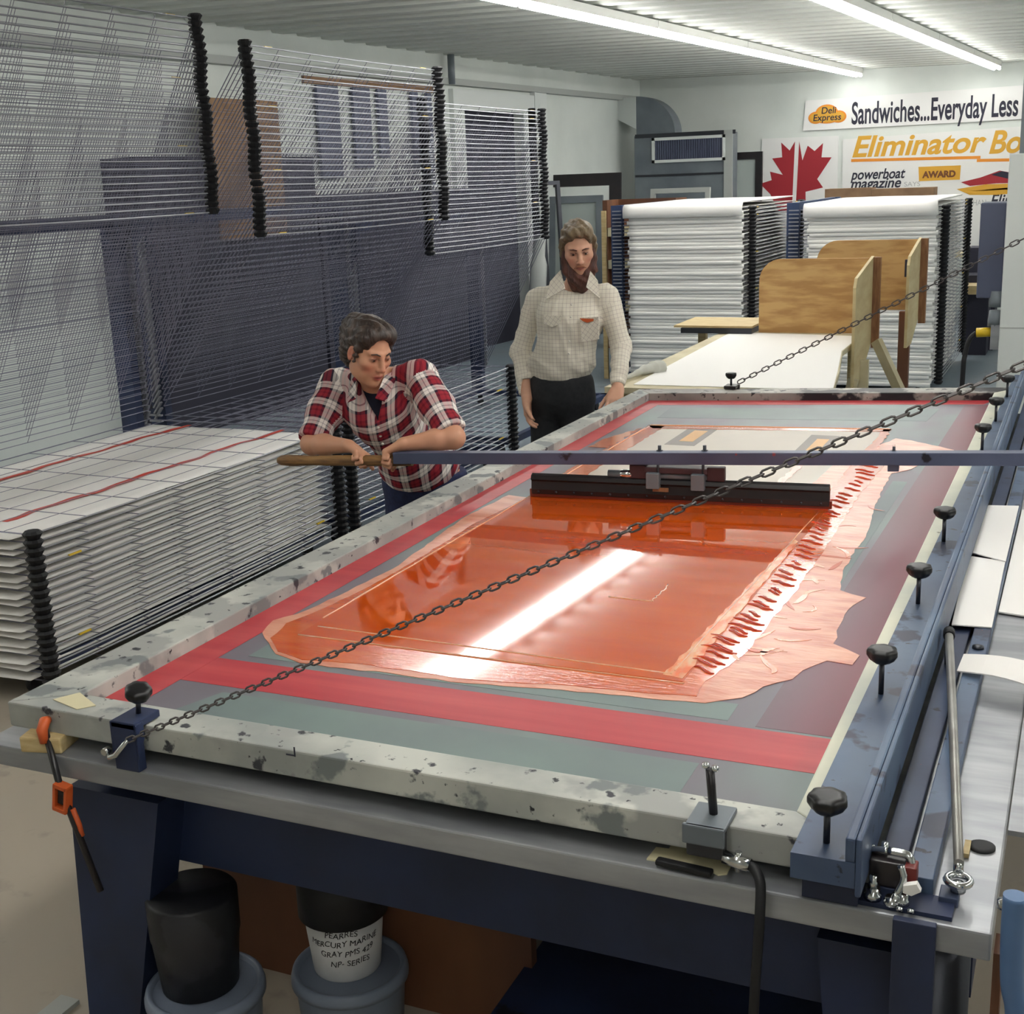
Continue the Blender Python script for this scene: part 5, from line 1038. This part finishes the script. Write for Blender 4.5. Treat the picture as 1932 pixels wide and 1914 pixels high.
# ------------------------------------------------------------------ the woman leaning on the bar
def woman():
    A3 = lambda t: np.array(t, float)
    hip = A3((-2.4348, 4.4700, 0.8351)); neck = A3((-2.4717, 4.2100, 1.2904)); shR = A3((-2.6847, 4.2500, 1.2490)); shL = A3((-2.2926, 4.2200, 1.2979))
    elR = A3((-2.6864, 4.0500, 1.0550)); elL = A3((-2.0896, 4.0800, 1.1022)); hz = 1.05
    wrR = A3((-2.4838, 3.9900, 1.0690)); wrL = A3((-2.2486, 3.9900, 1.0887)); hc = A3((-2.4152, 4.0600, 1.4073)); chest = A3((-2.4735, 4.2500, 1.1578)); waist = A3((-2.4386, 4.3800, 0.9751))
    face = (.86, -.42, -.36); R = rot_to(face, (.12, .1, 1)); R = R @ np.array(Matrix.Rotation(.10, 3, 'Y')); sc = .93
    t = thing('person', 'woman in a rolled-sleeve red plaid shirt leaning on the squeegee bar, looking down', 'person', (float(hip[0]), float(hip[1]), 0))
    s = Sdf(); feet = (A3((hip[0]-.09, hip[1]-.05, .09)), A3((hip[0]+.09, hip[1]+.02, .09)))
    legs_prims(s, hip, feet, -.012); s.chain([hip+(0, 0, .05), waist, chest, neck-(0, -.02, .05)], [.11, .095, .105, .07], .05)
    for sh, el, wr in ((shR, elR, wrR), (shL, elL, wrL)):
        s.chain([sh, el], [.050, .040], .02); m_ = el+(wr-el)*.35; s.chain([el, m_, wr], [.040, .039, .0255], .02)
    s.cap(shR, shL, .05, .05, .05); s.cap(neck+(0, .02, -.03), hc+R@A3((0, -.02, -.06)), .052, .050, .03)
    T = head_prims(s, hc, R, sc, False)
    hand_prims(s, wrR, (.90, -.28, -.30), (-.25, -.35, -.90), .95, (1.35, 1.45, 1.5, 1.5), .03, -1, (.3, .3))
    hand_prims(s, wrL, (-.80, -.30, -.50), (.35, -.40, -.85), .95, (1.35, 1.4, 1.45, 1.5), .03, 1, (.3, .3))
    skinc = (206, 152, 122); hcf = head_color(T, R, hc, sc, skinc, (168, 70, 70), (204, 112, 96), None, .0140)
    def col(P):
        C_ = hcf(P); arm = np.minimum(np.linalg.norm(P-wrR, axis=1), np.linalg.norm(P-wrL, axis=1)); return C_*(1-.0*arm[:, None])
    body = sdf_obj('body', s, .0042, M_skin, t, 1, col)
    ir = mat('brown_iris', (44, 28, 20), .2)
    for k in (-1, 1): eyeball(T, R, sc, k, t, ir, R@A3((0, 1, -.35)))
    # brows
    for k in (-1, 1): MB().tube([T((.014*k, .0985, .034)), T((.030*k, .094, .040)), T((.047*k, .080, .034))], [.002, .003, .0015], 6).build('eyebrow', M_hair_w, t)
    # hair: pulled back, loose fringe, short tail
    hs = Sdf(); hs.ell(T((0, -.022, .056)), A3((.088, .102, .094))*sc, R, .02); hs.ell(T((0, -.075, -.01)), A3((.080, .055, .085))*sc, R, .03); hs.ell(T((0, -.115, .055)), A3((.062, .05, .065))*sc, R, .03)
    hs.ell(T((0, .045, .105)), A3((.062, .045, .032))*sc, R, .03); hs.ell(T((-.05, .03, .085)), A3((.04, .045, .035))*sc, R, .02); hs.ell(T((.05, .03, .085)), A3((.04, .045, .035))*sc, R, .02)
    for x0, x1, zt in ((.004, .012, .040), (.026, .030, .050)): hs.chain([T((x0, .078, .100)), T(((x0+x1)/2, .099, .078)), T((x1, .097, zt))], [.009*sc, .005*sc, .0015*sc], .006)
    for k in (-1, 1): hs.chain([T((.07*k, .03, .06)), T((.079*k, .022, .01)), T((.076*k, .018, -.03))], [.014*sc, .009*sc, .003*sc], .01)
    hs.chain([T((0, -.13, .05)), T((.0, -.155, .0)), T((-.01, -.14, -.06))], [.035*sc, .028*sc, .012*sc], .02)
    hs.ell(T((0, .105, .018)), A3((.064, .062, .084))*sc, R, .012, True)
    for k in (-1, 1): hs.ell(T((.085*k, -.006, -.004)), A3((.022, .022, .034))*sc, R, .008, True)
    def hp(P, d):
        q = (P-hc)@R; ang = np.arctan2(q[:, 0], q[:, 2]+.02); fr = np.clip(1-(q[:, 1]-.03)/.05, .15, 1); return d+fr*(.0034*np.sin(ang*22+q[:, 1]*40+2*np.sin(q[:, 1]*40))+.0018*np.sin(q[:, 0]*150+q[:, 2]*110+q[:, 1]*60))
    hs.post = hp; hair = sdf_obj('hair', hs, .0038, M_hair_w, t, 1)
    mb = MB(); mb.tube([T((-.034, -.128, .092)), T((-.02, -.135, .10)), T((0, -.138, .103))], .006, 8); mb.build('hair_tie', mat('cream_hair_tie', (226, 220, 180), .5), t)
    # navy tee under the open collar
    ts = Sdf(); ts.chain([chest+(0, .0, -.02), neck+(0, .01, -.035)], [.112, .072], .04); ts.cap(shR+(.03, .01, 0), shL-(.03, -.01, 0), .048, .048, .04); ts.chain([hip+(0, 0, .05), waist, chest], [.118, .102, .112], .04); sdf_obj('tee', ts, .008, M_navy_tee, t, 1)
    # plaid shirt
    sh = Sdf(); sh.chain([hip+(0, .0, .06), waist, chest+(0, -.005, 0), neck-(0, -.015, .045)], [.140, .122, .130, .078], .05); sh.ell((hip+waist)/2+(0, 0, 0), (.168, .128, .12), None, .05)
    sh.cap(shR, shL, .058, .058, .05); sh.ell(chest+(-.07, -.045, .02), (.065, .07, .07), None, .05); sh.ell(chest+(.09, -.045, .025), (.065, .07, .07), None, .05)
    cuffR = shR+(elR-shR)*.93; cuffL = shL+(elL-shL)*.90
    for a, e in ((shR, cuffR), (shL, cuffL)): sh.chain([a, (a+e)/2, e], [.066, .066, .058], .035); d_ = (e-a)/np.linalg.norm(e-a); sh.cap(e-d_*.025, e+d_*.008, .061, .060, .008)
    fw = A3((.22, -1, .15)); fw /= np.linalg.norm(fw)
    vtop = neck+(.01, -.07, -.02); vbot = chest+(.045, -.12, -.02)
    hcut = waist[2]-.16
    def post(P, d):
        d = d+folds(P, .011, 5, 46, 24)
        # open V at the neck
        u = (P[:, 2]-vbot[2])/(vtop[2]-vbot[2]); cx = vbot[0]+(vtop[0]-vbot[0])*u; wv = .058*np.clip(u, 0, 1.4); ins = np.maximum(np.abs(P[:, 0]-cx)-wv, (P[:, 1]-(neck[1]+.02))); ins = np.maximum(ins, -(P[:, 2]-vbot[2]))
        d = np.maximum(d, -ins)
        nk = np.linalg.norm((P-(neck+(0, .0, .03)))*(1, .9, .55), axis=1)-.066; d = np.maximum(d, -nk)
        for a, e in ((shR, cuffR), (shL, cuffL)):
            dd = (e-a)/np.linalg.norm(e-a); tt = (P-e)@dd; near = np.linalg.norm(P-e, axis=1) < .10; d = np.where(near, np.maximum(d, tt-.008), d)
        return np.maximum(d, hcut-P[:, 2])
    sh.post = post
    ax = (chest-hip)/np.linalg.norm(chest-hip)
    arms = [(shR, cuffR), (shL, cuffL)]
    maps = [lambda P: (P[:, 0]+.3*P[:, 1], (P-hip)@ax-(P[:, 1]-hip[1])*.35, 0)]+[(lambda P, a=a, e=e: (tube_uv(P, a, e, .062)[0]+.02, tube_uv(P, a, e, .062)[1], 2*PI*.062)) for a, e in arms]
    def pick(P):
        r = np.zeros(len(P), int)
        for i, (a, e) in enumerate(arms): _, t_, ds = tube_uv(P, a, e, .062); r[(ds < .085) & (t_ > .03)] = i+1
        return r
    uv = (maps, pick)
    RD, NV, WH, DK = (154, 44, 56), (46, 38, 54), (242, 236, 230), (120, 28, 44)
    plaid = plaid_mat('red_plaid_flannel', [(0, RD), (.19, NV), (.30, WH), (.46, (160, 150, 154)), (.50, WH), (.66, NV), (.77, RD), (.90, DK)], .084)
    shirt = sdf_obj('shirt', sh, .0065, plaid, t, 1, None, uv)
    # collar points and front placket
    for k, pts_ in ((-1, [neck+(-.075, -.005, .03), neck+(-.085, -.055, -.005), neck+(-.062, -.135, -.075), neck+(-.030, -.118, -.06), neck+(-.055, -.06, .015)]), (1, [neck+(.085, .0, .035), neck+(.105, -.05, .0), neck+(.105, -.13, -.065), neck+(.060, -.125, -.055), neck+(.068, -.06, .02)])):
        mb = MB(); P = [V(p) for p in pts_]; n_ = (P[1]-P[0]).cross(P[3]-P[0]).normalized()*.0025
        mb.add([p+n_ for p in P]+[p-n_ for p in P], [(0, 1, 2, 3, 4), (9, 8, 7, 6, 5)]+[(i, i+5, (i+1) % 5+5, (i+1) % 5) for i in range(5)])
        o = mb.build('collar', plaid, t); at_ = o.data.attributes.new('cloth_uv', 'FLOAT_VECTOR', 'POINT')
        for v in o.data.vertices: at_.data[v.index].vector = (v.co.x*.9-v.co.z*.5, v.co.z*.9+v.co.x*.5, 0)
    for f in (.10, .42, .74):
        p = chest+(.048-.012*f, -.137-.0*f, -.03-.11*f)+(0, .06*f, 0); MB().lathe(p+fw*.004, [(.0055, 0), (.0055, .002), (0, .003)], 12, axis=fw).build('button', M_button, t)
    # jeans
    js = Sdf(); legs_prims(js, hip, feet, .004); js.ell(hip+(0, .02, 0), (.168, .135, .115), None, .04); js.post = lambda P, d: np.maximum(np.maximum(d+folds(P, .003, 9), P[:, 2]-(waist[2]-.10)), .045-P[:, 2])
    sdf_obj('jeans', js, .008, M_denim, t, 1)
    for ft in feet: shoe((ft[0], ft[1], 0), .05, t)
    return t
woman()
# ------------------------------------------------------------------ the bearded man standing at the far left of the frame
def man():
    A3 = lambda t: np.array(t, float)
    hip = A3((-2.5001, 6.1500, 0.9073)); belt = A3((-2.4970, 6.1500, 1.0112)); neck = A3((-2.4145, 6.1600, 1.4714)); shR = A3((-2.6454, 6.1900, 1.3977)); shL = A3((-2.2368, 6.1600, 1.4178)); chest = A3((-2.4333, 6.1300, 1.3122))
    elR = A3((-2.7335, 6.1600, 1.1276)); elL = A3((-2.1628, 6.1400, 1.1656)); wrR = A3((-2.6576, 6.0500, 0.8989)); wrL = A3((-2.1295, 5.9800, 0.9744)); hc = A3((-2.3612, 6.0800, 1.6623))
    face = (.40, -.84, -.36); R = rot_to(face, (-.05, 0, 1)); sc = 1.0
    t = thing('person', 'bearded man in a pale check shirt standing with one hand on the screen frame', 'person', (float(hip[0]), float(hip[1]), 0))
    s = Sdf(); feet = (A3((hip[0]-.11, hip[1]-.02, .09)), A3((hip[0]+.10, hip[1]+.05, .09)))
    legs_prims(s, hip, feet, -.01); s.chain([hip, belt+(0, 0, .03), chest, neck-(0, 0, .05)], [.12, .11, .115, .075], .05)
    for sh, el, wr in ((shR, elR, wrR), (shL, elL, wrL)): s.chain([sh+(0, 0, -.03), el], [.040, .038], .02); m_ = el+(wr-el)*.35; s.chain([el, m_, wr], [.034, .033, .028], .02)
    s.cap(shR+(.03, 0, -.02), shL-(.03, 0, .02), .042, .042, .04); s.cap(neck+(0, .02, -.03), hc+R@A3((0, -.02, -.06)), .060, .056, .03)
    T = head_prims(s, hc, R, sc, True)
    hand_prims(s, wrR, (.12, -.18, -.97), (.95, .15, .1), 1.03, (.35, .4, .45, .5), .05, -1, (.35, .3))
    hand_prims(s, wrL, (.10, -.80, -.50), (-.1, .35, -.9), 1.03, (.62, .55, .5, .5), .16, 1, (.2, .25))
    def extra(q, C_, blend, g): blend(np.clip(.5*g((0, .09, -.05), (.03, .03, .008)), 0, 1), (150, 96, 70))
    body = sdf_obj('body', s, .0046, M_skin, t, 1, head_color(T, R, hc, sc, (208, 160, 134), (178, 104, 92), (204, 128, 108), extra))
    ir = mat('dark_iris', (40, 34, 32), .2)
    for k in (-1, 1): eyeball(T, R, sc, k, t, ir, R@A3((0, 1, -.25)))
    for k in (-1, 1): MB().tube([T((.012*k, .0995, .036)), T((.030*k, .096, .041)), T((.048*k, .082, .036))], [.003, .004, .002], 6).build('eyebrow', M_beard, t)
    hs = Sdf(); hs.ell(T((0, -.025, .055)), A3((.086, .100, .090)), R, .02); hs.ell(T((0, -.06, -.01)), A3((.084, .060, .085)), R, .03)
    hs.ell(T((0, .04, .115)), A3((.066, .042, .026)), R, .02); hs.chain([T((-.03, .068, .118)), T((.02, .072, .114)), T((.066, .045, .078))], [.016, .018, .016], .02); hs.chain([T((.02, .07, .118)), T((-.045, .062, .104)), T((-.074, .032, .06))], [.018, .018, .016], .02)
    for k in (-1, 1): hs.chain([T((.074*k, .02, .06)), T((.080*k, .008, .02)), T((.080*k, -.01, -.03))], [.018, .014, .014], .015)
    hs.ell(T((0, .105, .02)), A3((.0605, .062, .082)), R, .010, True)
    def hp(P, d):
        q = (P-hc)@R; return d+.0025*np.sin(q[:, 0]*150+q[:, 1]*60+3*np.sin(q[:, 2]*30))
    hs.post = hp; sdf_obj('hair', hs, .0045, M_hair_m, t, 1)
    # full beard along the jaw, clean moustache-light upper lip
    bs = Sdf(); bs.ell(T((0, .060, -.130)), A3((.058, .046, .050)), R, .03); bs.ell(T((0, .064, -.168)), A3((.052, .036, .042)), R, .03)
    for k in (-1, 1): bs.chain([T((.072*k, .012, .005)), T((.068*k, .024, -.045)), T((.055*k, .044, -.095)), T((.022*k, .068, -.125))], [.010, .021, .031, .034], .02)
    bs.ell(T((0, .108, -.055)), A3((.038, .046, .050)), R, .010, True)
    def bp(P, d):
        q = (P-hc)@R; return d+.0035*np.sin(q[:, 0]*120+6*np.sin(q[:, 2]*25))*np.clip((-q[:, 2]-.05)/.05, 0, 1)
    bs.post = bp; sdf_obj('beard', bs, .0042, M_beard, t, 1)
    ms = MB(); ms.tube([T((-.030, .088, -.064)), T((-.016, .100, -.049)), T((0, .104, -.046)), T((.016, .100, -.049)), T((.030, .088, -.064))], [.0025, .0045, .004, .0045, .0025], 8); ms.build('moustache', mat('thin_moustache', (170, 116, 88), .7), t)
    # check shirt
    sh = Sdf(); sh.chain([belt+(0, 0, .03), (belt+chest)/2+(0, -.0, 0), chest, neck-(0, -.01, .06)], [.142, .142, .146, .085], .05); sh.ell(belt+(0, 0, .07), (.178, .135, .085), None, .05); sh.ell(chest+(0, 0, 0), (.175, .125, .13), None, .05)
    sh.cap(shR+(.03, 0, -.005), shL-(.03, 0, .005), .060, .060, .05)
    for q in (shR, shL): sh.cap(neck+(0, .02, -.012), q+(neck-q)*.15+(0, .01, .0), .052, .050, .03)
    for a, e, w in ((shR, elR, wrR), (shL, elL, wrL)): w2 = e+(w-e)*.90; sh.chain([a, e, e+(w2-e)*.75], [.060, .052, .045], .03); sh.cap(e+(w2-e)*.70, w2, .040, .039, .010)
    def post(P, d):
        wf = np.exp(-((P[:, 2]-(belt[2]+.06))/.10)**2); d = d+folds(P, .010, 3, 48, 20)+folds(P, .012, 8, 22, 70)*wf
        nk = np.linalg.norm((P-(neck+(0.01, -.02, .045)))*(1, .9, .6), axis=1)-.070; d = np.maximum(d, -nk)
        for a, w in ((elR, wrR), (elL, wrL)):
            e = a+(w-a)*.90; dd = (w-a)/np.linalg.norm(w-a); near = np.linalg.norm(P-e, axis=1) < .07; d = np.where(near, np.maximum(d, (P-e)@dd), d)
        return np.maximum(d, np.where(np.abs(P[:, 0]-belt[0]) < .19, belt[2]-.012-P[:, 2], -1))
    sh.post = post
    arms = [(shR, elR), (shL, elL), (elR, wrR), (elL, wrL)]
    maps = [lambda P: (P[:, 0]+.25*P[:, 1], P[:, 2], 0)]+[(lambda P, a=a, e=e: (tube_uv(P, a, e, .055)[0], tube_uv(P, a, e, .055)[1], 2*PI*.055)) for a, e in arms]
    def pick(P):
        r = np.zeros(len(P), int); best = np.full(len(P), .080)
        for i, (a, e) in enumerate(arms):
            _, t_, ds = tube_uv(P, a, e, .055); m_ = (ds < best) & (t_ > (.04 if i < 2 else -.02)) & (np.abs(P[:, 0]-belt[0]) > .165); r[m_] = i+1; best = np.where(m_, ds, best)
        return r
    uv = (maps, pick)
    chk = plaid_mat('pale_check_cotton', [(0, (240, 237, 229)), (.87, (214, 208, 203))], .020, thin=True)
    sdf_obj('shirt', sh, .0065, chk, t, 1, None, uv)
    def flap(name, pts_, m, th=.003):
        mb = MB(); P = [V(p) for p in pts_]; n_ = (P[1]-P[0]).cross(P[2]-P[0]).normalized()*th; n = len(P)
        mb.add([p+n_ for p in P]+[p-n_ for p in P], [tuple(range(n)), tuple(reversed(range(n, 2*n)))]+[(i, i+n, (i+1) % n+n, (i+1) % n) for i in range(n)]); o = mb.build(name, m, t)
        at_ = o.data.attributes.new('cloth_uv', 'FLOAT_VECTOR', 'POINT')
        for v in o.data.vertices: at_.data[v.index].vector = (v.co.x*.8-v.co.z*.6, v.co.z*.8+v.co.x*.6, 0)
        return o
    flap('collar', [(-2.4508, 6.0600, 1.5595), (-2.4063, 6.0000, 1.4720), (-2.5055, 5.9850, 1.4178), (-2.4981, 6.0300, 1.5039)], chk); flap('collar', [(-2.2872, 6.0500, 1.5540), (-2.2925, 6.0000, 1.4798), (-2.2152, 5.9850, 1.4239), (-2.2413, 6.0300, 1.5084)], chk)
    flap('pocket', [(-2.5140, 5.9720, 1.3447), (-2.4144, 5.9680, 1.3406), (-2.4272, 5.9680, 1.2980), (-2.4680, 5.9680, 1.2843), (-2.5154, 5.9720, 1.3020)], chk); flap('pocket', [(-2.3244, 5.9850, 1.3289), (-2.2227, 5.9850, 1.3350), (-2.2250, 5.9850, 1.2243), (-2.3160, 5.9850, 1.2096)], chk)
    flap('pocket_pen', [(-2.3218, 5.9780, 1.3270), (-2.2484, 5.9780, 1.3250), (-2.2514, 5.9780, 1.3145), (-2.2826, 5.9780, 1.3063), (-2.3051, 5.9780, 1.3140)], M_orange_tool)
    for k in range(5): p = A3((-2.3682, 5.9850, 1.3945))*(1-k/5)+A3((-2.3958, 5.9900, 1.0866))*(k/5); MB().lathe(p, [(.005, 0), (.005, .002), (0, .003)], 12, axis=(.2, -1, 0)).build('button', M_button, t)
    js = Sdf(); legs_prims(js, hip, feet, .006); js.chain([hip+(0, 0, .0), belt+(0, 0, -.03)], [.13, .12], .05); js.ell(belt+(0, 0, -.03), (.165, .125, .09), None, .04); js.post = lambda P, d: np.maximum(np.maximum(d+folds(P, .003, 12), P[:, 2]-(belt[2]+.004)), .045-P[:, 2])
    sdf_obj('trousers', js, .008, M_black_jean, t, 1)
    for ft in feet: shoe((ft[0], ft[1], 0), .2, t)
    return t
man()
